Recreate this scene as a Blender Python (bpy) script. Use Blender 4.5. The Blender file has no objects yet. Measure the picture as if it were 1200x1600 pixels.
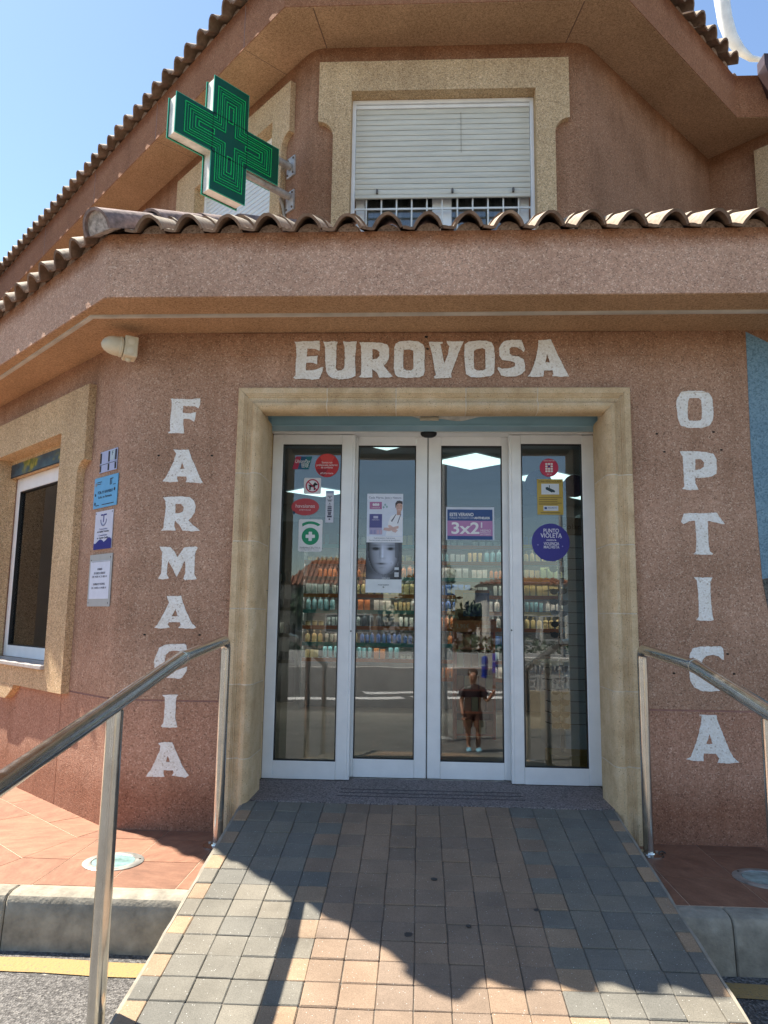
import bpy, bmesh, math, random
from mathutils import Vector, Matrix
random.seed(7)
R = math.radians
scene = bpy.context.scene
COL = scene.collection

# ------------------------------------------------------------------ camera
cam_d = bpy.data.cameras.new('camera'); cam = bpy.data.objects.new('camera', cam_d); COL.objects.link(cam)
cam_d.sensor_fit = 'VERTICAL'; cam_d.sensor_height = 24.0; cam_d.lens = 1160.0/1600.0*24.0
cam_d.clip_start = 0.02; cam_d.clip_end = 2000
def cam_matrix(loc, yaw, pitch, roll):
    f = Vector((-math.sin(yaw)*math.cos(pitch), math.cos(yaw)*math.cos(pitch), math.sin(pitch)))
    r = Vector((math.cos(yaw), math.sin(yaw), 0)); u = r.cross(f)
    r2 = r*math.cos(roll) + u*math.sin(roll); u2 = -r*math.sin(roll) + u*math.cos(roll)
    m = Matrix((r2, u2, -f)).transposed().to_4x4(); m.translation = loc
    return m
cam.matrix_world = cam_matrix(Vector((0, -4.2, .993)), R(2.75), R(8.15), R(.79))
scene.camera = cam

# ------------------------------------------------------------------ sky, sun, exposure
SUN = Vector((-math.sin(R(63.3))*math.cos(R(58.6)), math.cos(R(63.3))*math.cos(R(58.6)), math.sin(R(58.6))))
w = bpy.data.worlds.new('World'); scene.world = w; w.use_nodes = True
wn = w.node_tree; sky = wn.nodes.new('ShaderNodeTexSky'); sky.sky_type = 'NISHITA'; sky.sun_disc = False
sky.sun_elevation = math.asin(SUN.z); sky.sun_rotation = math.atan2(SUN.x, SUN.y)
sky.air_density = 1.1; sky.dust_density = 0.25; sky.ozone_density = 2.2; sky.altitude = 0
wn.links.new(sky.outputs[0], wn.nodes['Background'].inputs[0])
wn.nodes['Background'].inputs[1].default_value = .066
sun_d = bpy.data.lights.new('sun', 'SUN'); sun = bpy.data.objects.new('sun', sun_d); COL.objects.link(sun)
sun_d.energy = 4.1; sun_d.angle = R(.53); sun_d.color = (1, .93, .82)
sun.rotation_euler = SUN.to_track_quat('Z', 'Y').to_euler()
scene.view_settings.view_transform = 'Standard'; scene.view_settings.look = 'None'
scene.view_settings.exposure = 1.84; scene.view_settings.gamma = 1.0; scene.view_settings.use_curve_mapping = False
scene.render.engine = 'CYCLES'
cy = scene.cycles
cy.max_bounces = 7; cy.diffuse_bounces = 4; cy.glossy_bounces = 4; cy.transparent_max_bounces = 12; cy.transmission_bounces = 4
cy.use_denoising = True
try:
    cy.denoiser = 'OPENIMAGEDENOISE'; cy.denoising_prefilter = 'ACCURATE'; cy.denoising_input_passes = 'RGB_ALBEDO_NORMAL'
except Exception: pass
cy.sample_clamp_indirect = 8

# ------------------------------------------------------------------ materials
def _nt(name):
    m = bpy.data.materials.new(name); m.use_nodes = True
    t = m.node_tree; return m, t, t.nodes['Principled BSDF']
def node(t, kind, **kw):
    n = t.nodes.new(kind)
    for k, v in kw.items(): setattr(n, k, v)
    return n
def val(n, **kw):
    for k, v in kw.items(): n.inputs[k.replace('_', ' ')].default_value = v
    return n
def mixc(t, a, b, fac, mode='MIX'):
    n = node(t, 'ShaderNodeMix', data_type='RGBA', blend_type=mode)
    for i, s in ((6, a), (7, b), (0, fac)):
        if hasattr(s, 'is_linked') or isinstance(s, bpy.types.NodeSocket): t.links.new(s, n.inputs[i])
        else: n.inputs[i].default_value = s if not isinstance(s, tuple) else (*s[:3], 1)
    return n.outputs[2]
def ramp(t, src, stops):
    n = node(t, 'ShaderNodeValToRGB'); t.links.new(src, n.inputs[0])
    e = n.color_ramp.elements
    while len(e) < len(stops): e.new(.5)
    for el, (p, c) in zip(e, stops):
        el.position = p; el.color = (*c, 1) if isinstance(c, tuple) else (c, c, c, 1)
    return n.outputs[0]
def coords(t, which='Object'):
    return node(t, 'ShaderNodeTexCoord').outputs[which]
def noise(t, co, scale, detail=4, rough=.55, stretch=None):
    if stretch:
        mp = node(t, 'ShaderNodeMapping'); mp.inputs['Scale'].default_value = stretch
        t.links.new(co, mp.inputs[0]); co = mp.outputs[0]
    n = node(t, 'ShaderNodeTexNoise'); t.links.new(co, n.inputs['Vector'])
    n.inputs['Scale'].default_value = scale; n.inputs['Detail'].default_value = detail; n.inputs['Roughness'].default_value = rough
    return n.outputs['Fac']
def bump(t, p, h, strength, dist=.01):
    b = node(t, 'ShaderNodeBump'); b.inputs['Strength'].default_value = strength; b.inputs['Distance'].default_value = dist
    t.links.new(h, b.inputs['Height']); t.links.new(b.outputs[0], p.inputs['Normal'])
def world_co(t):   # position in world metres: shared-mesh pieces do not repeat one another
    return node(t, 'ShaderNodeNewGeometry').outputs['Position']
def simple(name, c, rough=.6, var=.12, scale=15, metal=0, bmp=0, bscale=120, spec=.5, rnd=0, stretch=None, coat=0):
    m, t, p = _nt(name); co = world_co(t)
    n = noise(t, co, scale, 4, .6, stretch)
    d = tuple(x*(1-var*1.6) for x in c); l = tuple(min(1, x*(1+var*1.6)) for x in c)
    col = ramp(t, n, [(.3, d), (.7, l)])
    if rnd:
        oi = node(t, 'ShaderNodeObjectInfo')
        g = ramp(t, oi.outputs['Random'], [(0, 1-rnd), (1, 1+rnd)])
        col = mixc(t, col, g, 1.0, 'MULTIPLY')
    t.links.new(col, p.inputs['Base Color'])
    p.inputs['Roughness'].default_value = rough; p.inputs['Metallic'].default_value = metal
    p.inputs['Specular IOR Level'].default_value = spec; p.inputs['Coat Weight'].default_value = coat
    if bmp: bump(t, p, noise(t, co, bscale, 3), bmp, .004)
    return m
def stucco(name, cols, mott, dirt_and_tone=None, gscale=175, rough=.93, relief=.4, streak=0):
    """exposed-grain render: coloured grains, soft mottling, real relief"""
    m, t, p = _nt(name); co = world_co(t)
    v = node(t, 'ShaderNodeTexVoronoi'); v.inputs['Scale'].default_value = gscale; t.links.new(co, v.inputs['Vector'])
    sx = node(t, 'ShaderNodeSeparateColor'); t.links.new(v.outputs['Color'], sx.inputs[0])
    k = len(cols); col = ramp(t, sx.outputs[0], [(i/(k-1), c) for i, c in enumerate(cols)])
    n1 = noise(t, co, 1.7, 5, .6); n2 = noise(t, co, 55, 3, .6)
    col = mixc(t, col, ramp(t, n1, [(.32, mott[0]), (.68, mott[1])]), 1.0, 'MULTIPLY')
    col = mixc(t, col, ramp(t, n2, [(.3, .82), (.7, 1.16)]), .8, 'MULTIPLY')
    if streak:
        ns = noise(t, co, 3.2, 4, .6, (2.2, 2.2, .28))
        col = mixc(t, col, ramp(t, ns, [(.5, 1.0), (.75, (1-streak, 1-streak*1.15, 1-streak*1.3))]), 1.0, 'MULTIPLY')
    if dirt_and_tone:     # washed-down dirt and a plain browner band, of uneven outline: (z0, z1, colour)
        for z0, z1, dc in dirt_and_tone:
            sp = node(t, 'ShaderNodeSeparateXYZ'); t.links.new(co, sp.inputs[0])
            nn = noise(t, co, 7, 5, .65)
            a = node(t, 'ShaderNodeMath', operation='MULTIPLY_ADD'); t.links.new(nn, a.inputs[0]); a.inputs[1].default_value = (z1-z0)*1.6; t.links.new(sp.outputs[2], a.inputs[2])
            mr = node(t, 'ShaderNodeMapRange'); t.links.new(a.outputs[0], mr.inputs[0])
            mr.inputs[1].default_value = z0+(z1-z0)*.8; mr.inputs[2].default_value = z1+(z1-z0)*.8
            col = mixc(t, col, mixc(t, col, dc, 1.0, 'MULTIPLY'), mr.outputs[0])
    t.links.new(col, p.inputs['Base Color']); p.inputs['Roughness'].default_value = rough
    p.inputs['Specular IOR Level'].default_value = .25
    ad = node(t, 'ShaderNodeMath', operation='ADD'); t.links.new(v.outputs['Distance'], ad.inputs[0]); t.links.new(noise(t, co, 90, 3), ad.inputs[1])
    bump(t, p, ad.outputs[0], relief, .004)
    return m
M = {}
PINK = [(.22, .135, .094), (.38, .229, .155), (.44, .264, .18), (.365, .219, .148), (.48, .305, .214), (.41, .246, .168), (.60, .44, .33)]
M['pink'] = stucco('pink_grain_render', PINK, ((.80, .76, .72), (1.16, 1.15, 1.14)), dirt_and_tone=[(5.12, 5.36, (.72, .60, .50)), (2.42, 2.62, (.82, .72, .62))], streak=.18)  # second band: browner from just under the canopy soffit upwards
M['pink_fascia'] = stucco('pink_fascia_render', [tuple(x*1.25 for x in q) for q in PINK], ((.92, .90, .88), (1.15, 1.14, 1.14)), dirt_and_tone=[(2.915, 3.0, (.60, .44, .32)), (5.64, 5.75, (.66, .52, .40))], streak=.10)
M['pink_base'] = stucco('pink_plinth_render', [tuple(c*f for c, f in zip(q, (1.04, .94, .92))) for q in PINK], ((.80, .76, .74), (1.1, 1.1, 1.1)), dirt_and_tone=[(.16, .0, (.72, .62, .57))], streak=.15)
M['sand'] = stucco('sand_grain_render', [(.27, .18, .10), (.52, .36, .205), (.61, .43, .25), (.55, .385, .22), (.76, .59, .39)], ((.9, .88, .86), (1.1, 1.1, 1.08)), gscale=185, streak=.12)
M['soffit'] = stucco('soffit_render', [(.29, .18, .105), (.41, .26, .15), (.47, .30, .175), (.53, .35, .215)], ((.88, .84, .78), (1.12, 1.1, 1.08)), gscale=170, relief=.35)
M['painted_blue'] = stucco('blue_mural_render', [(.12, .20, .25), (.16, .26, .33), (.18, .29, .36), (.21, .32, .39)], ((.85, .88, .9), (1.2, 1.15, 1.1)), gscale=135)
M['painted_rock'] = stucco('grey_mural_render', [(.05, .05, .045), (.12, .12, .105), (.16, .15, .13)], ((.6, .6, .6), (1.3, 1.3, 1.3)), gscale=135)
def letter_paint():
    m, t, p = _nt('white_wall_paint'); co = world_co(t)
    v = node(t, 'ShaderNodeTexVoronoi'); v.inputs['Scale'].default_value = 135; t.links.new(co, v.inputs['Vector'])
    sx = node(t, 'ShaderNodeSeparateColor'); t.links.new(v.outputs['Color'], sx.inputs[0])
    col = ramp(t, sx.outputs[0], [(0, (.52, .45, .38)), (.07, (.76, .72, .66)), (.6, (.85, .82, .77)), (1, (.88, .87, .84))])
    col = mixc(t, col, ramp(t, noise(t, co, 6, 5, .7), [(.35, (.92, .90, .87)), (.65, 1.0)]), 1.0, 'MULTIPLY')
    t.links.new(col, p.inputs['Base Color']); p.inputs['Roughness'].default_value = .85; p.inputs['Specular IOR Level'].default_value = .25
    bump(t, p, v.outputs['Distance'], .5, .004)
    return m
M['letter'] = letter_paint()
def stone_mat():
    m, t, p = _nt('sandstone'); co = world_co(t)
    a = noise(t, co, 9, 6, .65); col = ramp(t, a, [(.3, (.50, .35, .20)), (.52, (.62, .46, .275)), (.72, (.68, .53, .35))])
    oi = node(t, 'ShaderNodeObjectInfo'); col = mixc(t, col, ramp(t, oi.outputs['Random'], [(0, .9), (1, 1.08)]), 1.0, 'MULTIPLY')
    v = node(t, 'ShaderNodeTexVoronoi'); v.inputs['Scale'].default_value = 75; t.links.new(co, v.inputs['Vector'])
    pit = ramp(t, v.outputs['Distance'], [(.10, 0.0), (.22, 1.0)])
    sel = ramp(t, noise(t, co, 45, 2), [(.50, 1.0), (.56, 0.0)])
    mx = node(t, 'ShaderNodeMath', operation='MAXIMUM'); t.links.new(pit, mx.inputs[0]); t.links.new(sel, mx.inputs[1])
    col = mixc(t, (.20, .14, .08), col, mx.outputs[0])
    col = mixc(t, col, ramp(t, noise(t, co, 160, 3), [(.3, .85), (.7, 1.12)]), 1.0, 'MULTIPLY')
    t.links.new(col, p.inputs['Base Color']); p.inputs['Roughness'].default_value = .85; p.inputs['Specular IOR Level'].default_value = .3
    ad = node(t, 'ShaderNodeMath', operation='ADD'); t.links.new(mx.outputs[0], ad.inputs[0]); t.links.new(noise(t, co, 70, 4), ad.inputs[1])
    bump(t, p, ad.outputs[0], .35, .006)
    return m
M['stone'] = stone_mat()
M['mortar'] = simple('pale_mortar', (.62, .52, .38), .9, .1, 30, bmp=.3)
M['roof_mortar'] = stucco('roof_mortar', [(.2, .13, .09), (.36, .25, .18), (.44, .31, .23)], ((.7, .65, .6), (1.1, 1.1, 1.1)), gscale=110)
def tile_mat():
    m, t, p = _nt('weathered_roof_tile'); co = world_co(t)
    col = ramp(t, noise(t, co, 14, 6, .7), [(.25, (.10, .060, .040)), (.5, (.22, .138, .090)), (.75, (.33, .23, .155))])
    oi = node(t, 'ShaderNodeObjectInfo'); col = mixc(t, col, ramp(t, oi.outputs['Random'], [(0, .78), (1, 1.15)]), 1.0, 'MULTIPLY')
    gm = node(t, 'ShaderNodeNewGeometry'); sp = node(t, 'ShaderNodeSeparateXYZ'); t.links.new(gm.outputs['Normal'], sp.inputs[0])
    up = ramp(t, sp.outputs[2], [(.3, 0.0), (.75, 1.0)])   # pale lichen crust grows on the weather side only
    li = ramp(t, noise(t, co, 30, 5, .7), [(.35, 0.0), (.55, 1.0)])
    f = node(t, 'ShaderNodeMath', operation='MULTIPLY'); t.links.new(up, f.inputs[0]); t.links.new(li, f.inputs[1])
    col = mixc(t, col, (.38, .33, .25), f.outputs[0])
    t.links.new(col, p.inputs['Base Color']); p.inputs['Roughness'].default_value = .88
    bump(t, p, noise(t, co, 90, 5, .7), .4, .004); return m
M['tile'] = tile_mat()
M['ridge'] = simple('purple_grey_ridge_tile', (.22, .155, .135), .85, .35, 22, bmp=.5, bscale=60)
def paver(name, c):
    m, t, p = _nt(name); co = world_co(t)
    oi = node(t, 'ShaderNodeObjectInfo')
    col = mixc(t, c, ramp(t, noise(t, co, 260, 3, .7), [(.3, .72), (.7, 1.25)]), 1.0, 'MULTIPLY')
    col = mixc(t, col, ramp(t, oi.outputs['Random'], [(0, (.84, .86, .9)), (.5, (1, .98, .96)), (1, (1.14, 1.08, 1.02))]), 1.0, 'MULTIPLY')
    col = mixc(t, col, ramp(t, noise(t, co, 5, 5, .65), [(.3, .82), (.7, 1.12)]), 1.0, 'MULTIPLY')
    v = node(t, 'ShaderNodeTexVoronoi'); v.inputs['Scale'].default_value = 150; t.links.new(co, v.inputs['Vector'])
    sx = node(t, 'ShaderNodeSeparateColor'); t.links.new(v.outputs['Color'], sx.inputs[0])
    fl = ramp(t, sx.outputs[1], [(.93, 0.0), (.95, 1.0)]); near = ramp(t, v.outputs['Distance'], [(.12, 1.0), (.26, 0.0)])
    f = node(t, 'ShaderNodeMath', operation='MULTIPLY'); t.links.new(fl, f.inputs[0]); t.links.new(near, f.inputs[1])
    col = mixc(t, col, (.60, .59, .56), f.outputs[0])
    st = ramp(t, noise(t, co, 2.3, 6, .7), [(.60, 0.0), (.70, .35)])
    col = mixc(t, col, mixc(t, col, (.55, .52, .5), 1.0, 'MULTIPLY'), st)
    t.links.new(col, p.inputs['Base Color']); p.inputs['Roughness'].default_value = .9; p.inputs['Specular IOR Level'].default_value = .3
    bump(t, p, noise(t, co, 240, 3), .5, .003); return m
M['paver_grey'] = paver('grey_paver', (.170, .160, .133))
M['paver_buff'] = paver('buff_paver', (.245, .178, .125))
M['paver_gold'] = paver('gold_paver', (.30, .215, .14))
M['joint_sand'] = simple('joint_sand', (.115, .10, .08), .95, .2, 40, bmp=.3)
M['concrete'] = simple('kerb_concrete', (.27, .24, .185), .92, .2, 14, bmp=.8, bscale=70)
M['concrete_edge'] = simple('ramp_edge_concrete', (.26, .23, .18), .92, .15, 12, bmp=.6, bscale=90)
def asphalt():
    m, t, p = _nt('asphalt'); co = world_co(t)
    v = node(t, 'ShaderNodeTexVoronoi'); v.inputs['Scale'].default_value = 115; t.links.new(co, v.inputs['Vector'])
    sx = node(t, 'ShaderNodeSeparateColor'); t.links.new(v.outputs['Color'], sx.inputs[0])
    col = ramp(t, sx.outputs[0], [(0, (.05, .046, .042)), (.5, (.10, .094, .087)), (1, (.20, .188, .173))])
    col = mixc(t, col, ramp(t, noise(t, co, 1.3, 5), [(.3, .85), (.7, 1.12)]), 1.0, 'MULTIPLY')
    sp = ramp(t, noise(t, co, 9, 3, .4), [(.69, 0.0), (.72, .75)]); col = mixc(t, col, (.46, .42, .35), sp)
    t.links.new(col, p.inputs['Base Color']); p.inputs['Roughness'].default_value = .9
    ad = node(t, 'ShaderNodeMath', operation='ADD'); t.links.new(v.outputs['Distance'], ad.inputs[0]); t.links.new(noise(t, co, 60, 4), ad.inputs[1])
    bump(t, p, ad.outputs[0], .9, .008); return m
M['asphalt'] = asphalt()
def floor_tile_mat():
    m, t, p = _nt('terracotta_floor_tile'); co = world_co(t); oi = node(t, 'ShaderNodeObjectInfo')
    sc_ = node(t, 'ShaderNodeVectorRotate', rotation_type='Z_AXIS'); t.links.new(co, sc_.inputs['Vector'])
    a = node(t, 'ShaderNodeMath', operation='MULTIPLY'); t.links.new(oi.outputs['Random'], a.inputs[0]); a.inputs[1].default_value = 3.0; t.links.new(a.outputs[0], sc_.inputs['Angle'])
    n = noise(t, sc_.outputs[0], 9, 6, .65, (1, 2.2, 1))
    col = ramp(t, n, [(.3, (.175, .078, .044)), (.5, (.235, .108, .062)), (.7, (.29, .145, .085))])
    col = mixc(t, col, ramp(t, oi.outputs['Random'], [(0, .82), (1, 1.16)]), 1.0, 'MULTIPLY')
    col = mixc(t, col, ramp(t, noise(t, co, 120, 4, .7), [(.4, .9), (.7, 1.12)]), 1.0, 'MULTIPLY')
    t.links.new(col, p.inputs['Base Color']); p.inputs['Roughness'].default_value = .55
    bump(t, p, n, .15, .004); return m
M['floor_tile'] = floor_tile_mat()
M['grout'] = simple('pale_grout', (.50, .38, .27), .9, .08, 40)
M['granite'] = stucco('granite_threshold', [(.06, .05, .05), (.17, .145, .14), (.26, .215, .205), (.34, .30, .29)], ((.85, .85, .85), (1.1, 1.1, 1.1)), gscale=160, rough=.6, relief=.1)
def yellow_paint():
    m, t, p = _nt('worn_yellow_paint'); co = world_co(t)
    col = mixc(t, (.13, .12, .10), (.31, .205, .075), ramp(t, noise(t, co, 70, 5, .7), [(.33, 0.0), (.43, 1.0)]))
    t.links.new(col, p.inputs['Base Color']); p.inputs['Roughness'].default_value = .85; bump(t, p, noise(t, co, 110, 4), .8, .006); return m
M['yellow'] = yellow_paint()
M['road_white'] = simple('road_white_paint', (.72, .70, .66), .8, .1, 8)
M['white_alu'] = simple('white_lacquered_frame', (.90, .90, .885), .32, .04, 5, spec=.5)
M['ivory'] = simple('ivory_plastic', (.62, .55, .40), .5, .08, 9)
M['shutter'] = simple('cream_shutter_slat', (.66, .63, .53), .5, .06, 3, stretch=(1, 1, 8))
M['shutter_white'] = simple('white_shutter_slat', (.74, .76, .74), .5, .04, 3)
M['blue_band'] = simple('blue_grey_metal_band', (.27, .45, .53), .42, .10, 2, stretch=(1, 1, 6))
M['black'] = simple('black_rubber', (.012, .012, .012), .5, .1, 20)
M['dark_hole'] = simple('dark_hole', (.01, .008, .006), .9, .1, 20)
def steel():
    m, t, p = _nt('brushed_stainless'); co = world_co(t)
    n = noise(t, co, 18, 5, .6, (1, 1, 1)); p.inputs['Metallic'].default_value = 1
    t.links.new(ramp(t, n, [(.3, (.56, .54, .50)), (.7, (.66, .645, .61))]), p.inputs['Base Color'])
    t.links.new(ramp(t, noise(t, co, 25, 4, .7), [(.3, .13), (.7, .24)]), p.inputs['Roughness'])
    return m
M['steel'] = steel()
M['galv'] = simple('painted_bracket_steel', (.42, .39, .35), .5, .2, 20, metal=.3)
M['conduit'] = simple('grey_conduit', (.30, .28, .24), .6, .12, 6)
M['white_strip'] = simple('dusty_white_cable_duct', (.50, .46, .40), .6, .12, 6)
M['sun_white'] = simple('white_enamel', (.78, .77, .72), .4, .08, 6)
M['cross_case'] = simple('cream_sign_casing', (.72, .69, .60), .5, .12, 12)
def plain(name, c, rough=.55, spec=.4, e=0, coat=0):
    m = simple(name, c, rough, .03, 20, spec=spec, coat=coat)
    if e:
        p = m.node_tree.nodes['Principled BSDF']; p.inputs['Emission Color'].default_value = (*c, 1); p.inputs['Emission Strength'].default_value = e
    return m
def ink(c, rough=.45):
    key = 'ink_%d_%d_%d' % tuple(int(x*255) for x in c)
    if key not in M: M[key] = plain(key, c, rough)
    return M[key]
def glass(name, tint, rough=.0, ior=1.75):
    m = bpy.data.materials.new(name); m.use_nodes = True; t = m.node_tree; t.nodes.clear()
    out = node(t, 'ShaderNodeOutputMaterial'); mx = node(t, 'ShaderNodeMixShader'); fr = node(t, 'ShaderNodeFresnel'); fr.inputs[0].default_value = ior
    tr = node(t, 'ShaderNodeBsdfTransparent'); tr.inputs[0].default_value = (*tint, 1)
    gl = node(t, 'ShaderNodeBsdfGlossy'); gl.inputs['Roughness'].default_value = rough; gl.inputs['Color'].default_value = (1, 1, 1, 1)
    co = world_co(t); b = node(t, 'ShaderNodeBump'); b.inputs['Strength'].default_value = .012; b.inputs['Distance'].default_value = .02
    t.links.new(noise(t, co, 2.5, 2), b.inputs['Height']); t.links.new(b.outputs[0], gl.inputs['Normal'])
    t.links.new(fr.outputs[0], mx.inputs[0]); t.links.new(tr.outputs[0], mx.inputs[1]); t.links.new(gl.outputs[0], mx.inputs[2]); t.links.new(mx.outputs[0], out.inputs[0])
    return m
M['glass'] = glass('door_glass', (.80, .83, .82), ior=1.78)
M['window_glass'] = glass('window_glass', (.74, .74, .72), ior=1.85)
M['green_acrylic'] = plain('dark_green_acrylic', (.0, .075, .038), .25, .35)
M['green_edge'] = plain('green_acrylic_edge', (.02, .36, .20), .3)
M['tube'] = plain('green_neon_tube', (.0, .50, .10), .3, .5)
M['tube_b'] = plain('dim_green_neon_tube', (.0, .30, .08), .3, .5)

# ------------------------------------------------------------------ mesh helpers
class MB:
    def __init__(s): s.v = []; s.f = []
    def add(s, vs, fs):
        o = len(s.v); s.v += [tuple(v) for v in vs]; s.f += [tuple(i+o for i in f) for f in fs]; return s
    def box(s, a, b, F=None, bev=0):
        x0, y0, z0 = a; x1, y1, z1 = b
        if x0 > x1: x0, x1 = x1, x0
        if y0 > y1: y0, y1 = y1, y0
        if z0 > z1: z0, z1 = z1, z0
        if bev:
            e = min(bev, (x1-x0)/2.01, (y1-y0)/2.01, (z1-z0)/2.01); vs = []; X = (x0, x1); Y = (y0, y1); Z = (z0, z1); idx = {}
            for i in (0, 1):
                for j in (0, 1):
                    for k in (0, 1):
                        sx, sy, sz = (1-2*i)*e, (1-2*j)*e, (1-2*k)*e
                        for ax, p in enumerate(((X[i], Y[j]+sy, Z[k]+sz), (X[i]+sx, Y[j], Z[k]+sz), (X[i]+sx, Y[j]+sy, Z[k]))):
                            idx[i, j, k, ax] = len(vs); vs.append(p)
            fs = []
            for ax in range(3):
                o = [a_ for a_ in range(3) if a_ != ax]
                for sd in (0, 1):
                    q = []
                    for (u, w_) in ((0, 0), (1, 0), (1, 1), (0, 1)):
                        c = [0, 0, 0]; c[ax] = sd; c[o[0]] = u; c[o[1]] = w_; q.append(idx[(*c, ax)])
                    fs.append(q)
            for ax in range(3):
                o = [a_ for a_ in range(3) if a_ != ax]
                for u in (0, 1):
                    for w_ in (0, 1):
                        c0 = [0, 0, 0]; c0[o[0]] = u; c0[o[1]] = w_; c1 = list(c0); c1[ax] = 1
                        fs.append((idx[(*c0, o[0])], idx[(*c1, o[0])], idx[(*c1, o[1])], idx[(*c0, o[1])]))
            for i in (0, 1):
                for j in (0, 1):
                    for k in (0, 1): fs.append((idx[i, j, k, 0], idx[i, j, k, 1], idx[i, j, k, 2]))
        else:
            vs = [(x0, y0, z0), (x1, y0, z0), (x1, y1, z0), (x0, y1, z0), (x0, y0, z1), (x1, y0, z1), (x1, y1, z1), (x0, y1, z1)]
            fs = [(0, 3, 2, 1), (4, 5, 6, 7), (0, 1, 5, 4), (1, 2, 6, 5), (2, 3, 7, 6), (3, 0, 4, 7)]
        if F: vs = [F(*v) for v in vs]
        return s.add(vs, fs)
    def prism(s, poly, h0, h1, F=None, hole=None, cap=True):
        """poly in (a,b); extruded along the third axis from h0 to h1; F maps (a, h, b)"""
        F = F or (lambda a, h, b: (a, h, b))
        loops = [poly] + ([hole] if hole else [])
        from mathutils.geometry import tessellate_polygon
        tri = tessellate_polygon([[Vector((a, b, 0)) for a, b in l] for l in loops])
        pts = [p for l in loops for p in l]; n = len(pts)
        vs = [F(a, h0, b) for a, b in pts] + [F(a, h1, b) for a, b in pts]
        fs = []
        if cap: fs += [tuple(x) for x in tri]
        fs += [tuple(i+n for i in reversed(x)) for x in tri]
        o = 0
        for l in loops:
            k = len(l)
            for i in range(k): j = (i+1) % k; fs.append((o+i, o+j, o+j+n, o+i+n))
            o += k
        return s.add(vs, fs)
    def tube(s, pts, r, n=12, cap=True, rs=None):
        pts = [Vector(p) for p in pts]; vs = []; fs = []; up = None
        for i, p in enumerate(pts):
            d = (pts[min(i+1, len(pts)-1)] - pts[max(i-1, 0)]).normalized()
            if up is None: up = Vector((0, 0, 1)) if abs(d.z) < .9 else Vector((1, 0, 0))
            a = d.cross(up).normalized(); b = a.cross(d).normalized(); up = b
            rr = rs[i] if rs else r
            for k in range(n):
                t_ = 2*math.pi*k/n; vs.append(p + (a*math.cos(t_) + b*math.sin(t_))*rr)
        for i in range(len(pts)-1):
            for k in range(n): fs.append((i*n+k, i*n+(k+1) % n, (i+1)*n+(k+1) % n, (i+1)*n+k))
        if cap: fs.append(tuple(reversed(range(n)))); fs.append(tuple(range(len(vs)-n, len(vs))))
        return s.add(vs, fs)
    def lathe(s, prof, n=20, F=None):
        F = F or (lambda x, y, z: (x, y, z)); vs = []; fs = []
        for r_, z in prof:
            for k in range(n): t_ = 2*math.pi*k/n; vs.append(F(r_*math.cos(t_), r_*math.sin(t_), z))
        for i in range(len(prof)-1):
            for k in range(n): fs.append((i*n+k, i*n+(k+1) % n, (i+1)*n+(k+1) % n, (i+1)*n+k))
        fs.append(tuple(reversed(range(n)))); fs.append(tuple(range(len(vs)-n, len(vs))))
        return s.add(vs, fs)
    def quad(s, *p): return s.add(p, [tuple(range(len(p)))])
    def mesh(s, name, mats, off=Vector((0, 0, 0)), smooth=False):
        me = bpy.data.meshes.new(name); me.from_pydata([(v[0]-off.x, v[1]-off.y, v[2]-off.z) for v in s.v], [], s.f); me.update()
        bm = bmesh.new(); bm.from_mesh(me); bmesh.ops.recalc_face_normals(bm, faces=bm.faces); bm.to_mesh(me); bm.free()
        for m in (mats if isinstance(mats, (list, tuple)) else [mats]): me.materials.append(m)
        if smooth:
            me.shade_smooth()
            me.set_sharp_from_angle(angle=R(smooth if smooth is not True else 40))
        return me
    def build(s, name, m, parent=None, smooth=False, loc=None):
        base = wloc(parent) if parent else Vector((0, 0, 0))
        if loc is None: loc = base
        loc = Vector(loc)
        o = bpy.data.objects.new(name, s.mesh(name, m, loc, smooth)); COL.objects.link(o)
        if parent: o.parent = parent
        o.location = loc - base
        return o
def wloc(o):
    v = Vector((0, 0, 0))
    while o is not None: v += o.location; o = o.parent
    return v
def tag(o, label=None, cat=None, group=None, kind=None):
    for k, v in (('label', label), ('category', cat), ('group', group), ('kind', kind)):
        if v: o[k] = v
    return o
def thing(name, loc, label, cat, group=None):
    o = bpy.data.objects.new(name, None); o.empty_display_size = .05; COL.objects.link(o); o.location = loc
    return tag(o, label, cat, group)
def inst(name, me, mw, parent=None):
    o = bpy.data.objects.new(name, me); COL.objects.link(o)
    if parent: o.parent = parent; mw = Matrix.Translation(-wloc(parent)) @ mw
    o.matrix_basis = mw
    return o
def frame(org, ux, out):
    org = Vector(org); ux = Vector(ux).normalized(); out = Vector(out).normalized()
    F = lambda u, v, z: tuple(org + ux*u + out*v + Vector((0, 0, z)))
    F.org, F.ux, F.out = org, ux, out
    return F
A42 = R(42); C45 = math.sqrt(.5)
CORNER = Vector((-1.70, 0, 0))
FRONT = frame((0, 0, 0), (1, 0, 0), (0, -1, 0))
LEFT = frame(CORNER, (math.cos(A42), -math.sin(A42), 0), (-math.sin(A42), -math.cos(A42), 0))      # u negative going away
UFRONT = frame((0, 1.0, 0), (1, 0, 0), (0, -1, 0))
ULEFT = frame((-.84, 1.0, 0), (C45, -C45, 0), (-C45, -C45, 0))
URIGHT = frame((1.24, 1.0, 0), (C45, C45, 0), (C45, -C45, 0))
URET = frame((2.745, 2.505, 0), (C45, -C45, 0), (-C45, -C45, 0))
def along(P, D, t): return Vector((P[0]+D[0]*t, P[1]+D[1]*t, 0))
DL = Vector((-math.cos(A42), math.sin(A42), 0)); D45L = Vector((-C45, C45, 0)); D45R = Vector((C45, C45, 0))
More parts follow.
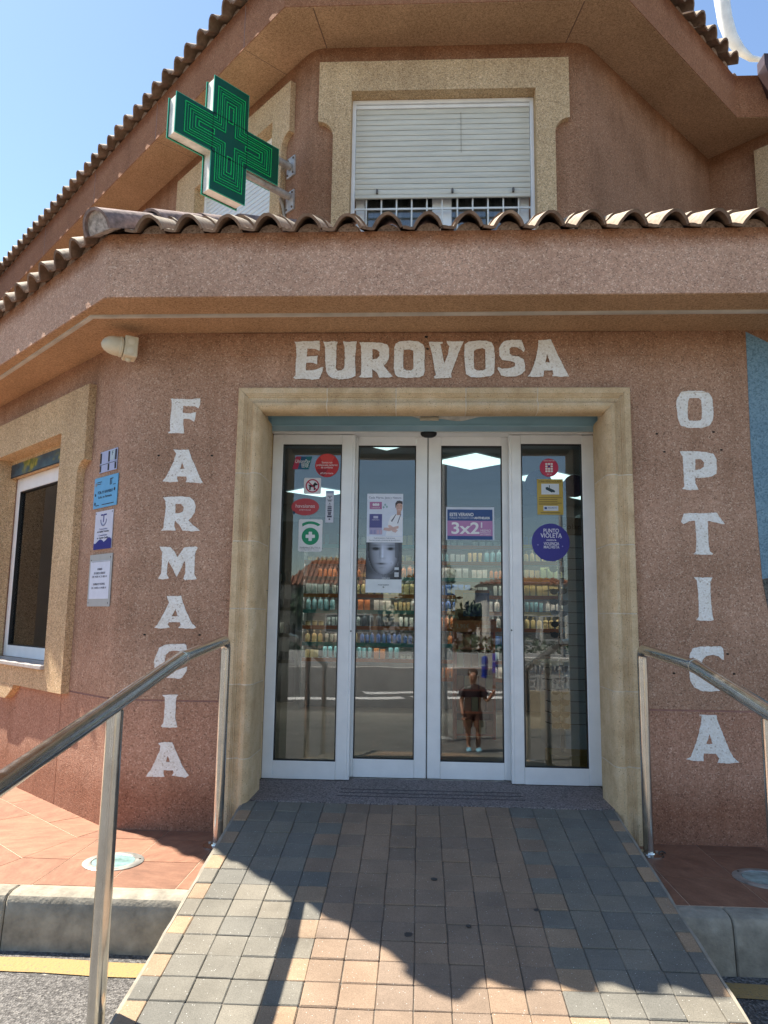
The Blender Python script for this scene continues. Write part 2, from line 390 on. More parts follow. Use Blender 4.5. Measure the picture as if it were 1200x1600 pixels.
def arc_corner(P, din, dout, t, n=6):
    """rounded plan corner: from P-din*t to P+dout*t"""
    a = P - din*t; b = P + dout*t; pts = []
    for i in range(n+1):
        k = i/n; pts.append((a*(1-k)**2 + P*2*k*(1-k) + b*k*k))
    return pts
def text(s, F, u, w_, v, size, mat_, parent, width=None, align='CENTER', name='lettering', slant=0, rot=0, bold=0):
    c = bpy.data.curves.new(name, 'FONT'); c.body = s; c.size = size; c.align_x = align; c.align_y = 'CENTER'; c.extrude = .0004; c.shear = slant
    if bold: c.offset = bold
    c.materials.append(mat_)
    o = bpy.data.objects.new(name, c); COL.objects.link(o)
    m = Matrix((F.ux, Vector((0, 0, 1)), F.out)).transposed().to_4x4()
    m.translation = Vector(F(u, v, w_))
    sx = 1.0
    if width:
        bpy.context.view_layer.update()
        d = o.dimensions.x
        if d > 1e-5: sx = width/d
    m = m @ Matrix.Rotation(rot, 4, 'Z') @ Matrix.Diagonal((sx, 1, 1, 1))
    bpy.context.view_layer.update()
    me = bpy.data.meshes.new_from_object(o.evaluated_get(bpy.context.evaluated_depsgraph_get()))
    bpy.data.objects.remove(o); bpy.data.curves.remove(c)
    o = bpy.data.objects.new(name, me); COL.objects.link(o)
    o.parent = parent; o.matrix_basis = Matrix.Translation(-wloc(parent)) @ m
    return o
LETTERS = [
    ('E', [(-0.749,2.613),(-0.726,2.61),(-0.7,2.615),(-0.661,2.613),(-0.6,2.617),(-0.594,2.59),(-0.596,2.555),(-0.603,2.557),(-0.618,2.565),(-0.641,2.567),(-0.669,2.569),(-0.671,2.547),(-0.672,2.519),(-0.647,2.521),(-0.607,2.524),(-0.609,2.5),(-0.609,2.472),(-0.622,2.476),(-0.631,2.481),(-0.673,2.482),(-0.676,2.46),(-0.674,2.435),(-0.637,2.435),(-0.603,2.444),(-0.579,2.456),(-0.571,2.455),(-0.575,2.433),(-0.587,2.401),(-0.594,2.382),(-0.636,2.378),(-0.681,2.383),(-0.735,2.381),(-0.749,2.392),(-0.734,2.403),(-0.736,2.464),(-0.733,2.528),(-0.737,2.591)], None),
    ('U', [(-0.577,2.613),(-0.55,2.609),(-0.52,2.614),(-0.489,2.611),(-0.496,2.586),(-0.496,2.511),(-0.498,2.448),(-0.485,2.432),(-0.463,2.434),(-0.448,2.448),(-0.445,2.511),(-0.448,2.582),(-0.46,2.612),(-0.421,2.609),(-0.377,2.613),(-0.38,2.574),(-0.385,2.511),(-0.381,2.432),(-0.38,2.401),(-0.394,2.392),(-0.424,2.382),(-0.477,2.379),(-0.515,2.387),(-0.542,2.405),(-0.554,2.433),(-0.561,2.495),(-0.565,2.582)], None),
    ('R', [(-0.36,2.607),(-0.322,2.607),(-0.276,2.605),(-0.231,2.602),(-0.196,2.593),(-0.185,2.565),(-0.184,2.518),(-0.195,2.483),(-0.217,2.462),(-0.191,2.432),(-0.162,2.397),(-0.182,2.39),(-0.239,2.39),(-0.251,2.416),(-0.283,2.444),(-0.282,2.391),(-0.333,2.39),(-0.361,2.395),(-0.347,2.409),(-0.346,2.471),(-0.35,2.55),(-0.35,2.582)], [(-0.283,2.566),(-0.257,2.562),(-0.241,2.546),(-0.241,2.522),(-0.256,2.506),(-0.282,2.501)]),
    ('O', [(-0.147,2.597),(-0.125,2.611),(-0.064,2.615),(-0.011,2.61),(0.015,2.592),(0.027,2.564),(0.023,2.494),(0.027,2.431),(0.02,2.404),(-0.01,2.391),(-0.077,2.387),(-0.13,2.393),(-0.149,2.412),(-0.155,2.447),(-0.154,2.51),(-0.156,2.565)], [(-0.098,2.559),(-0.064,2.563),(-0.041,2.555),(-0.041,2.494),(-0.04,2.443),(-0.055,2.432),(-0.081,2.433),(-0.099,2.447),(-0.101,2.51)]),
    ('V', [(0.049,2.608),(0.087,2.607),(0.13,2.607),(0.13,2.597),(0.117,2.594),(0.128,2.541),(0.14,2.474),(0.162,2.533),(0.169,2.58),(0.154,2.603),(0.154,2.613),(0.203,2.609),(0.254,2.611),(0.23,2.556),(0.211,2.501),(0.188,2.439),(0.179,2.412),(0.183,2.388),(0.132,2.386),(0.084,2.383),(0.08,2.396),(0.091,2.404),(0.08,2.462),(0.068,2.533),(0.053,2.588)], None),
    ('O', [(0.26,2.591),(0.282,2.609),(0.335,2.614),(0.387,2.612),(0.417,2.602),(0.43,2.575),(0.435,2.524),(0.432,2.446),(0.43,2.415),(0.408,2.398),(0.349,2.389),(0.296,2.392),(0.267,2.411),(0.261,2.462),(0.256,2.524)], [(0.313,2.552),(0.331,2.563),(0.364,2.568),(0.379,2.559),(0.38,2.493),(0.38,2.442),(0.364,2.431),(0.33,2.431),(0.315,2.442),(0.312,2.493)]),
    ('S', [(0.469,2.59),(0.492,2.611),(0.536,2.618),(0.592,2.616),(0.599,2.59),(0.609,2.558),(0.604,2.545),(0.588,2.559),(0.566,2.572),(0.532,2.574),(0.519,2.563),(0.521,2.535),(0.535,2.522),(0.573,2.516),(0.602,2.496),(0.609,2.469),(0.609,2.43),(0.59,2.411),(0.556,2.395),(0.504,2.394),(0.471,2.401),(0.46,2.423),(0.449,2.442),(0.453,2.454),(0.475,2.442),(0.527,2.446),(0.551,2.457),(0.551,2.477),(0.528,2.489),(0.476,2.496),(0.461,2.524),(0.459,2.563)], None),
    ('A', [(0.689,2.615),(0.723,2.617),(0.76,2.62),(0.778,2.577),(0.802,2.519),(0.831,2.457),(0.86,2.395),(0.815,2.393),(0.765,2.397),(0.771,2.414),(0.767,2.432),(0.719,2.43),(0.712,2.395),(0.667,2.391),(0.621,2.394),(0.638,2.411),(0.653,2.446),(0.669,2.496),(0.685,2.562),(0.689,2.601)], [(0.737,2.531),(0.754,2.48),(0.726,2.48)]),
    ('F', [(-1.477,2.265),(-1.419,2.263),(-1.354,2.261),(-1.299,2.268),(-1.298,2.23),(-1.308,2.205),(-1.33,2.219),(-1.359,2.219),(-1.401,2.22),(-1.4,2.179),(-1.364,2.175),(-1.321,2.182),(-1.323,2.15),(-1.329,2.124),(-1.348,2.137),(-1.369,2.143),(-1.395,2.141),(-1.393,2.106),(-1.387,2.066),(-1.386,2.054),(-1.429,2.055),(-1.48,2.054),(-1.481,2.061),(-1.469,2.066),(-1.473,2.135),(-1.468,2.208),(-1.469,2.252)], None),
    ('A', [(-1.444,1.956),(-1.399,1.954),(-1.353,1.956),(-1.332,1.904),(-1.304,1.847),(-1.281,1.797),(-1.261,1.762),(-1.272,1.756),(-1.314,1.76),(-1.36,1.763),(-1.354,1.779),(-1.359,1.797),(-1.415,1.797),(-1.413,1.782),(-1.405,1.765),(-1.449,1.762),(-1.498,1.766),(-1.486,1.782),(-1.46,1.832),(-1.438,1.889),(-1.426,1.933)], [(-1.388,1.879),(-1.372,1.843),(-1.398,1.839)]),
    ('R', [(-1.49,1.672),(-1.437,1.676),(-1.374,1.678),(-1.331,1.673),(-1.305,1.652),(-1.294,1.62),(-1.298,1.585),(-1.314,1.557),(-1.335,1.539),(-1.301,1.508),(-1.261,1.48),(-1.3,1.475),(-1.363,1.478),(-1.382,1.507),(-1.412,1.537),(-1.415,1.507),(-1.405,1.478),(-1.448,1.479),(-1.49,1.477),(-1.477,1.496),(-1.473,1.549),(-1.47,1.619),(-1.475,1.654)], [(-1.414,1.634),(-1.382,1.634),(-1.363,1.616),(-1.366,1.592),(-1.39,1.579),(-1.411,1.579)]),
    ('M', [(-1.494,1.385),(-1.429,1.382),(-1.405,1.357),(-1.385,1.324),(-1.365,1.358),(-1.348,1.382),(-1.28,1.387),(-1.269,1.38),(-1.284,1.352),(-1.285,1.291),(-1.284,1.23),(-1.268,1.2),(-1.332,1.193),(-1.345,1.203),(-1.336,1.229),(-1.336,1.278),(-1.344,1.303),(-1.366,1.247),(-1.385,1.211),(-1.407,1.253),(-1.437,1.302),(-1.442,1.277),(-1.443,1.228),(-1.429,1.202),(-1.468,1.196),(-1.493,1.201),(-1.476,1.228),(-1.474,1.289),(-1.477,1.35)], None),
    ('A', [(-1.434,1.102),(-1.395,1.102),(-1.353,1.104),(-1.344,1.075),(-1.318,1.015),(-1.285,0.953),(-1.257,0.927),(-1.272,0.921),(-1.317,0.92),(-1.359,0.924),(-1.347,0.941),(-1.353,0.955),(-1.414,0.955),(-1.421,0.94),(-1.408,0.924),(-1.454,0.918),(-1.496,0.922),(-1.478,0.943),(-1.447,1.006),(-1.42,1.066),(-1.429,1.085)], [(-1.382,1.031),(-1.366,0.989),(-1.401,0.988)]),
    ('C', [(-1.476,0.777),(-1.463,0.81),(-1.426,0.83),(-1.373,0.833),(-1.32,0.835),(-1.309,0.829),(-1.303,0.801),(-1.306,0.787),(-1.333,0.792),(-1.367,0.797),(-1.405,0.791),(-1.423,0.77),(-1.428,0.734),(-1.419,0.705),(-1.395,0.687),(-1.35,0.69),(-1.313,0.703),(-1.299,0.71),(-1.301,0.685),(-1.322,0.648),(-1.34,0.642),(-1.385,0.645),(-1.431,0.646),(-1.462,0.664),(-1.483,0.696),(-1.487,0.74)], None),
    ('I', [(-1.431,0.552),(-1.388,0.554),(-1.339,0.554),(-1.351,0.535),(-1.35,0.482),(-1.349,0.424),(-1.342,0.399),(-1.335,0.378),(-1.37,0.374),(-1.419,0.376),(-1.431,0.383),(-1.415,0.398),(-1.412,0.445),(-1.414,0.516),(-1.416,0.538)], None),
    ('A', [(-1.439,0.291),(-1.403,0.297),(-1.359,0.295),(-1.342,0.261),(-1.317,0.212),(-1.292,0.164),(-1.257,0.121),(-1.275,0.111),(-1.312,0.114),(-1.353,0.12),(-1.342,0.134),(-1.347,0.147),(-1.399,0.147),(-1.4,0.133),(-1.394,0.111),(-1.445,0.11),(-1.496,0.11),(-1.493,0.118),(-1.473,0.145),(-1.45,0.195),(-1.427,0.252),(-1.425,0.277)], [(-1.381,0.226),(-1.366,0.191),(-1.389,0.191)]),
    ('O', [(1.475,2.268),(1.496,2.301),(1.537,2.308),(1.612,2.308),(1.652,2.297),(1.671,2.272),(1.672,2.233),(1.674,2.176),(1.668,2.134),(1.649,2.106),(1.602,2.092),(1.528,2.092),(1.488,2.106),(1.473,2.148),(1.469,2.205),(1.467,2.247)], [(1.542,2.267),(1.596,2.268),(1.608,2.254),(1.61,2.205),(1.608,2.148),(1.597,2.135),(1.537,2.134),(1.529,2.148),(1.53,2.205),(1.535,2.247)]),
    ('P', [(1.475,1.955),(1.529,1.957),(1.615,1.952),(1.662,1.942),(1.677,1.911),(1.677,1.855),(1.673,1.828),(1.649,1.81),(1.608,1.803),(1.555,1.801),(1.553,1.772),(1.571,1.734),(1.526,1.732),(1.478,1.737),(1.492,1.751),(1.492,1.806),(1.492,1.868),(1.491,1.924)], [(1.56,1.91),(1.593,1.91),(1.609,1.89),(1.606,1.865),(1.584,1.851),(1.557,1.847)]),
    ('T', [(1.483,1.597),(1.513,1.601),(1.579,1.6),(1.665,1.605),(1.677,1.582),(1.705,1.54),(1.688,1.541),(1.649,1.551),(1.613,1.557),(1.611,1.5),(1.61,1.433),(1.615,1.386),(1.634,1.373),(1.627,1.367),(1.575,1.368),(1.526,1.369),(1.54,1.385),(1.546,1.446),(1.545,1.506),(1.544,1.559),(1.518,1.557),(1.488,1.543),(1.477,1.538),(1.465,1.553),(1.476,1.577)], None),
    ('I', [(1.522,1.243),(1.571,1.24),(1.623,1.242),(1.61,1.218),(1.609,1.16),(1.61,1.088),(1.613,1.03),(1.619,1.009),(1.606,1.003),(1.546,1.004),(1.526,1.008),(1.54,1.026),(1.543,1.102),(1.541,1.174),(1.538,1.225)], None),
    ('C', [(1.481,0.821),(1.5,0.854),(1.54,0.864),(1.603,0.865),(1.649,0.867),(1.663,0.856),(1.663,0.793),(1.653,0.797),(1.636,0.813),(1.601,0.82),(1.565,0.812),(1.547,0.791),(1.538,0.745),(1.542,0.695),(1.559,0.678),(1.594,0.675),(1.637,0.683),(1.642,0.655),(1.634,0.63),(1.592,0.625),(1.536,0.625),(1.498,0.646),(1.478,0.68),(1.474,0.744)], None),
    ('A', [(1.518,0.501),(1.558,0.5),(1.608,0.501),(1.612,0.474),(1.637,0.405),(1.664,0.33),(1.686,0.283),(1.716,0.257),(1.657,0.25),(1.602,0.253),(1.613,0.275),(1.597,0.298),(1.534,0.299),(1.529,0.28),(1.529,0.259),(1.477,0.26),(1.438,0.268),(1.461,0.278),(1.487,0.334),(1.511,0.403),(1.529,0.472),(1.528,0.489)], [(1.567,0.4),(1.582,0.349),(1.549,0.349)]),
]
# ================================================================== SETTING: street, kerb, terrace, ramp
def struct(mb, name, m, parent=None, smooth=False):
    o = mb.build(name, m, parent, smooth)
    if parent is None: o['kind'] = 'structure'
    return o
g = MB(); g.quad((-400, -400, -1.02), (400, -400, -1.02), (400, 400, -1.02), (-400, 400, -1.02)); struct(g, 'ground', M['asphalt'])
st = MB(); prof = [(-.985, -.385), (-3.3, -.50), (-5.5, -.95), (-60, -.95)]
for (y0, z0), (y1, z1) in zip(prof, prof[1:]): st.quad((-45, y0, z0), (45, y0, z0), (45, y1, z1), (-45, y1, z1))
street = struct(st, 'street', M['asphalt'])
def zst(y):
    for (y0, z0), (y1, z1) in zip(prof, prof[1:]):
        if y1 <= y <= y0: return z0 + (z1-z0)*(y-y0)/(y1-y0)
    return -.95
def strip(pts, name, m, parent):   # a painted sheet 4 mm over the road, ragged edge
    mb = MB(); n = len(pts)
    mb.add([(x, y, zst(y)+.004) for x, y in pts], [tuple(range(n))]); return mb.build(name, m, parent)
def yellow(x0, x1):
    mb = MB(); k = int(abs(x1-x0)/.12)+1; vs = []
    for i in range(k+1):
        x = x0+(x1-x0)*i/k; a = -1.045+.008*math.sin(x*7)+random.uniform(-.004, .004); b = a-.105+random.uniform(-.005, .005)
        vs += [(x, a, zst(a)+.004), (x, b, zst(b)+.004)]
    mb.add(vs, [(2*i, 2*i+2, 2*i+3, 2*i+1) for i in range(k)]); return mb.build('yellow_line', M['yellow'], street)
yellow(-9, -.98); yellow(1.09, 9)
# zebra crossing behind the photographer
for i, (cx, cy_) in enumerate([(-4.3, -12.2), (-2.6, -12.9), (-1.1, -13.2), (-.75, -14.6), (.55, -13.6), (.9, -15.0), (2.3, -13.9), (2.6, -15.3), (4.1, -14.3), (5.8, -14.8)]):
    strip([(cx-.75, cy_-.2), (cx+.65, cy_-.42), (cx+.8, cy_+.1), (cx-.6, cy_+.35)], 'crossing_stripe', M['road_white'], street)
strip([(-8, -31), (9, -32), (9, -32.6), (-8, -31.6)], 'road_line', M['road_white'], street)
strip([(-9, -24), (9, -26), (9, -26.3), (-9, -24.3)], 'road_line', M['road_white'], street)

# kerb stones
kerb = MB(); kerb.box((-9, -.93, -.6), (9, -.89, -.42)); kerb_o = struct(kerb, 'kerb', M['concrete'])
def kerb_stone(x0, x1):
    p = [(-.86, -.58), (-.86, -.172), (-.925, -.172), (-.955, -.182), (-.968, -.20), (-.975, -.26), (-.988, -.40), (-.988, -.58)]
    mb = MB(); n = len(p); xs = [x0+.002, x0+.008, x1-.008, x1-.002]; vs = []
    for k, x in enumerate(xs):
        e = .005 if k in (0, 3) else 0
        vs += [(x, y+e, z-e) for y, z in p]
    fs = [tuple(range(n))] + [tuple(reversed(range(3*n, 4*n)))]
    for k in range(3): fs += [(k*n+i, k*n+(i+1) % n, (k+1)*n+(i+1) % n, (k+1)*n+i) for i in range(n)]
    mb.add(vs, fs); return mb.build('kerb_stone', M['concrete'], kerb_o, smooth=30)
for x in [-5.47, -4.72, -3.97, -3.22, -2.47, -1.72]: kerb_stone(x, x+.75 if x < -1.8 else -.95)
for a, b in [(1.05, 1.265), (1.265, 2.0), (2.0, 2.75), (2.75, 3.5), (3.5, 4.25)]: kerb_stone(a, b)

# terrace slab and its floor tiles
tb = MB()
tb.box((-9, -.86, -.58), (-.95, .6, -.1716)); tb.box((1.05, -.86, -.58), (9, .4, -.1716)); tb.box((-9, .6, -.58), (-2.0, 8, -.1716))
terrace = struct(tb, 'terrace', M['grout'])
def ftile(poly):
    # polygon given in metres; shrunk towards its centre for the joint
    cx = sum(p[0] for p in poly)/len(poly); cy_ = sum(p[1] for p in poly)/len(poly)
    q = []
    for i in range(len(poly)):
        a = Vector(poly[i-1]); b = Vector(poly[i]); c = Vector(poly[(i+1) % len(poly)])
        d1 = (b-a).normalized(); d2 = (c-b).normalized(); n1 = Vector((-d1.y, d1.x)); n2 = Vector((-d2.y, d2.x))
        ctr = Vector((cx, cy_))
        if n1.dot(ctr-b) < 0: n1 = -n1
        if n2.dot(ctr-b) < 0: n2 = -n2
        mvec = n1+n2; L_ = max(.3, mvec.length); k = 2*.0022/(L_*L_)
        q.append(tuple(b+mvec*k))
    mb = MB(); z = -.170+random.uniform(-.0006, .0006); mb.prism(q, -.182, z, lambda a, h, b: (a, b, h))
    return mb.build('floor_tile', M['floor_tile'], terrace, loc=(cx, cy_, -.17))
YR = [.02, -.165, -.515, -.858]
for sgn, x0, n, st_ in ((1, 1.055, 9, .335), ):
    xs = [1.055, 1.135] + [1.135+.335*k for k in range(1, 9)]
    for a, b in zip(xs, xs[1:]):
        for y0, y1 in zip(YR, YR[1:]): ftile([(a, y0), (b, y0), (b, y1), (a, y1)])
mit = [(-1.70, .02), (-1.787, -.165), (-1.895, -.515), (-2.0, -.858)]
xs = [-.955, -1.035, -1.35, -1.665]
for j in range(3):
    for a, b in zip(xs, xs[1:]): ftile([(b, YR[j]), (a, YR[j]), (a, YR[j+1]), (b, YR[j+1])])
    ftile([mit[j], (xs[-1], YR[j]), (xs[-1], YR[j+1]), mit[j+1]])
nrm = Vector((-math.sin(A42), -math.cos(A42)))
for j in range(3):
    a0 = Vector(mit[j]); b0 = Vector(mit[j+1]); d = Vector((DL.x, DL.y)); st_ = .6
    cuts = [0, .32+.3*(j % 2)] + [.32+.3*(j % 2)+st_*k for k in range(1, 7)]
    for k, (p, q) in enumerate(zip(cuts, cuts[1:])):
        ga = a0+d*p if k else a0; gb = b0+d*(p+(0 if k else 0)) if k == 0 else b0+d*p
        # square the joint to the wall
        off = (b0-a0).dot(d)
        pa = a0+d*p; pb = b0+d*(p-off) if k else b0
        qa = a0+d*q; qb = b0+d*(q-off)
        if (qb-pb).dot(d) < .05: continue
        ftile([tuple(pa), tuple(qa), tuple(qb), tuple(pb)])
# outer rows of the left terrace down to the kerb
for row, (d0, d1) in enumerate([(0, .34), (.34, .68), (.68, 1.02), (1.02, 1.36)]):
    d = Vector((DL.x, DL.y)); base = Vector(mit[3])
    for k in range(9):
        s0 = .3*(row % 2)+.6*k; a = base+d*s0+nrm*d0; b = base+d*(s0+.6)+nrm*d0; c = base+d*(s0+.6)+nrm*d1; e = base+d*s0+nrm*d1
        if min(c.y, e.y) < -.858: continue
        ftile([tuple(a), tuple(b), tuple(c), tuple(e)])

# ramp
SL = .1548
def rz(y): return SL*y
rb = MB(); y1 = -3.25
rb.add([(-.95, -.002, -.6), (1.05, -.002, -.6), (1.05, y1, -.6), (-.95, y1, -.6), (-.95, -.002, -.0065), (1.05, -.002, -.0065), (1.05, y1, rz(y1)-.0065), (-.95, y1, rz(y1)-.0065)],
       [(0, 3, 2, 1), (4, 5, 6, 7), (0, 1, 5, 4), (1, 2, 6, 5), (2, 3, 7, 6), (3, 0, 4, 7)])
rampo = struct(rb, 'ramp', M['joint_sand'])
for sx, e0, e1 in ((-1, -.955, -.945), (1, 1.045, 1.055)):
    mb = MB(); n = 40; vs = []; fs = []
    for i in range(n+1):
        y = -.004+(y1+.004)*i/n; j = random.uniform(-.003, .003); zt = rz(y)-.003+random.uniform(-.003, .001)
        xo = (e0-.006 if sx < 0 else e1+.006)+j; xi = e1 if sx < 0 else e0
        vs += [(xo, y, -.6), (xo, y, zt-.008), (xo+(-sx)*.006, y, zt), (xi, y, zt), (xi, y, -.6)]
    for i in range(n):
        for k in range(4): fs.append((i*5+k, i*5+k+1, i*5+k+6, i*5+k+5))
    fs += [(0, 1, 2, 3, 4), tuple(n*5+k for k in (4, 3, 2, 1, 0))]
    mb.add(vs, fs); mb.build('edge_haunch', M['concrete_edge'], rampo)
W = .1238; e_ = (2.0-15*W)/2
xe = [-.945] + [-.945-.005+e_+W*k+.005 for k in range(16)] + [1.045]
def paver_mesh(wd):
    mb = MB(); mb.box((-wd/2, -.0605, -.03), (wd/2, .0605, 0), bev=.0035); return mb
pm = {}
def pmesh(wd, m):
    k = (round(wd, 4), m)
    if k not in pm:
        pm[k] = [MB().box((-wd/2, -.0612, -.03), (wd/2, .0612, 0), bev=b).mesh('paver', M[m]) for b in (.0022, .003, .0042)]
    return random.choice(pm[k])
ang = math.atan(SL); P_ = .1252
tilt = Matrix.Rotation(ang, 4, 'X')
rest = {}
for r_ in range(26):
    dist = .006+P_*(r_+.5); yc = -dist*math.cos(ang); zc = -dist*math.sin(ang)
    for c in range(17):
        a, b = xe[c], xe[c+1]; wd = b-a-.0019
        if c in (0, 16): kind = 'paver_gold' if r_ % 2 else 'paver_grey'
        elif c in (4, 12): kind = 'paver_gold' if r_ % 2 else 'paver_grey'
        elif c < 4 or c > 12: kind = 'paver_grey'
        else: kind = 'paver_buff'
        if c in (4, 12) and kind == 'paver_gold': kind = 'paver_buff' if r_ < 6 else kind
        mw = Matrix.Translation(((a+b)/2+random.uniform(-.001, .001), yc+random.uniform(-.0012, .0012), zc+random.uniform(-.0026, .0016))) @ tilt @ Matrix.Rotation(random.uniform(-.009, .009), 4, 'Z') @ Matrix.Rotation(random.uniform(-.009, .009), 4, 'X') @ Matrix.Rotation(random.uniform(-.007, .007), 4, 'Y')
        if r_ < 17: inst('paver', pmesh(wd, kind), mw, rampo)
        else:
            mb = rest.setdefault(kind, MB()); tmp = MB().box((-wd/2, -.0612, -.03), (wd/2, .0612, 0), bev=.003)
            mb.add([mw @ Vector(v) for v in tmp.v], tmp.f)
for k, mb in rest.items():
    o = mb.build('paver_rows', M[k], rampo); o['kind'] = 'stuff'
# gum spots trodden into the pavers
for x, d in [(.075, .80), (.20, 1.15), (-.03, 1.22), (.48, 1.02)]:
    rr = random.uniform(.008, .016); mb = MB()
    F = lambda a, h, b, x=x, d=d: (x+a, -d*math.cos(ang)+b, rz(-d*math.cos(ang)+b)+.002+h)
    mb.prism([(rr*1.2*math.cos(t_)*random.uniform(.85, 1.1), rr*math.sin(t_)*random.uniform(.85, 1.1)) for t_ in [i*math.pi/6 for i in range(12)]], 0, .0015, F)
    mb.build('gum_spot', ink((.045, .04, .038)), rampo)

# ================================================================== BUILDING
B = thing('pharmacy_building', (0, 0, 0), 'pink grain-rendered corner building with tiled canopy and shuttered upper windows', 'building')
ZS = 2.678
# --- lower walls
def wallbox(F, u0, u1, z0, z1, m='pink', th=.28, name='wall', bev=0, v=0):
    mb = MB().box((u0, -th, z0), (u1, v, z1), F, bev); return mb.build(name, M[m], B)
ZB = -.2
def swall(F, rects, m, th=.28, name='wall', v=0):
    mb = MB()
    for u0, u1, z0, z1 in rects: mb.box((u0, -th, z0), (u1, v, z1), F)
    if len(rects) > 1:
        for u0, u1, z0, z1 in rects: MB().box((u0, -th, z0), (u1, v, z1), F).build(name, M[m], B)
        return
    return mb.build(name, M[m], B)
GR = .522
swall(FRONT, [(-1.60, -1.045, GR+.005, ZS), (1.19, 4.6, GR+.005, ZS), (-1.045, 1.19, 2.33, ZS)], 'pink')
swall(FRONT, [(-1.60, -1.045, ZB, GR-.005), (1.19, 4.6, ZB, GR-.005)], 'pink_base')
# left wall round its window opening (u = -distance from the corner)
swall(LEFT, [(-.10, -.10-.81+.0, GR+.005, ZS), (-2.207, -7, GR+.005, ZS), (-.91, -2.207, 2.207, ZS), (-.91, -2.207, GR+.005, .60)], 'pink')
swall(LEFT, [(-.10, -.7225, ZB, GR-.005), (-.7285, -2.9, ZB, GR-.005), (-2.906, -7, ZB, GR-.005)], 'pink_base')
# rounded corner
cp = arc_corner(CORNER, DL*-1, Vector((1, 0, 0)), .10)
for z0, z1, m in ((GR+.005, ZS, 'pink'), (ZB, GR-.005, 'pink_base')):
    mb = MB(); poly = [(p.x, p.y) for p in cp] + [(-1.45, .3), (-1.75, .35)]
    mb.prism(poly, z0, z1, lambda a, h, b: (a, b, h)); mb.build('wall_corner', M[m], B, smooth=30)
# smooth painted groove
gp = simple('pink_groove_paint', (.30, .155, .125), .8, .1, 20)
for Fg, pa, pb in ((FRONT, (-1.60, -.2, GR-.006), (-1.045, -.004, GR+.006)), (FRONT, (1.19, -.2, GR-.006), (4.6, -.004, GR+.006)), (LEFT, (-.10, -.2, GR-.006), (-7, -.004, GR+.006)), (LEFT, (-.7215, -.2, ZB), (-.7295, -.004, GR-.006))):
    MB().box(pa, pb, Fg).build('joint_groove', gp, B)
# shallow boxed panel over the door
mb = MB(); mb.box((-1.192, 0, 2.525), (1.335, .007, ZS-.012), FRONT, bev=.003); mb.build('shutter_box_panel', M['pink'], B)
# --- painted letters
def letter(ch, outer, hole):
    def jit(P):
        out = []
        for i in range(len(P)):
            a = P[i]; b = P[(i+1) % len(P)]; L_ = math.hypot(b[0]-a[0], b[1]-a[1]); n = max(1, int(L_/.009))
            for k in range(n):
                t_ = k/n; out.append((a[0]+(b[0]-a[0])*t_+random.uniform(-.0013, .0013), a[1]+(b[1]-a[1])*t_+random.uniform(-.0013, .0013)))
        return out
    mb = MB(); mb.prism(jit(outer), 0, .0025, FRONT and (lambda a, h, b: FRONT(a, h+(.0075 if b > 2.3 else 0), b)), jit(hole) if hole else None)
    return mb.build('painted_letter', M['letter'], B)
for L_ in LETTERS: letter(*L_)
# blue and grey mural at the right
mb = MB(); mb.prism([(1.880, 2.664), (2.0, 2.60), (2.6, 2.45), (3.6, 2.40), (3.6, 1.1), (2.2, 1.0), (1.99, 1.06), (1.955, 1.25), (1.893, 1.235), (1.871, 1.95)], 0, .003, lambda a, h, b: FRONT(a, h, b)); mb.build('mural', M['painted_blue'], B)
mb = MB(); mb.prism([(1.893, 1.233), (1.953, 1.248), (1.99, 1.056), (2.2, .996), (3.6, 1.096), (3.6, -.1), (1.95, -.1), (1.925, .4), (1.935, .9)], 0, .003, lambda a, h, b: FRONT(a, h, b)); mb.build('mural_rock', M['painted_rock'], B)
# drilled holes
for x, z in [(-1.53, 1.92), (-1.214, 1.921), (1.351, 2.057), (1.67, 2.068), (1.39, 1.952), (1.708, 1.964), (-1.551, .882), (-1.235, .886), (1.685, .826), (1.714, .72), (1.393, .718), (.034, 2.639), (.042, 2.564)]:
    rr = .0085 if z > 2.6 else .0062
    mb = MB(); mb.lathe([(rr, -.01), (rr, .0015), (rr*.6, .0022)], 9, lambda a, b, c, x=x, z=z: FRONT(x+a*1.3, c+(.0075 if z > 2.5 else 0), z+b*.8)); mb.build('plug_hole', M['dark_hole'], B)
# --- sandstone door surround, block by block
SUR = [(-.012, -.26), (-.012, .012), (-.006, .034), (.006, .050), (.020, .057), (.036, .054), (.046, .044), (.050, .030), (.062, .026), (.074, .030), (.078, .037), (.086, .037), (.0865, .043), (.094, .043), (.0945, .048), (.125, .048), (.131, .042), (.131, -.02)]
XL, XR, ZT = -.930, 1.066, 2.188
def sblock_v(side, z0, z1, mit_=False):
    mb = MB(); vs = []; x = XL if side < 0 else XR; n = len(SUR); zs = (z0+.0025, z0+.006, z1-.006, z1-.0025); e = (.003, 0, 0, .003)
    for z, k in zip(zs, e):
        for u, v in SUR: 
            u2 = u; v2 = v-k
            zz = z
            if mit_ and z > (z0+z1)/2: zz = ZT + u2 - .001
            vs.append(FRONT(x+side*u2, v2, zz))
    fs = [tuple(range(n)), tuple(reversed(range(3*n, 4*n)))]
    for k in range(3): fs += [(k*n+i, k*n+(i+1) % n, (k+1)*n+(i+1) % n, (k+1)*n+i) for i in range(n)]
    mb.add(vs, fs); return mb.build('surround_stone', M['stone'], B, smooth=32)
zz = [-.18, .225, .62, 1.037, 1.417, 1.81]
def joint_slice(P):   # pale pointing a few mm behind the stone face
    mb = MB(); n = len(P[0]); mb.add(P[0]+P[1], [tuple(range(n)), tuple(reversed(range(n, 2*n)))]+[(i, (i+1) % n, n+(i+1) % n, n+i) for i in range(n)]); return mb.build('joint_pointing', M['mortar'], B, smooth=32)
def prof_in(k=.0016): return [(u-(k if i > 10 else 0), v-k) for i, (u, v) in enumerate(SUR)]
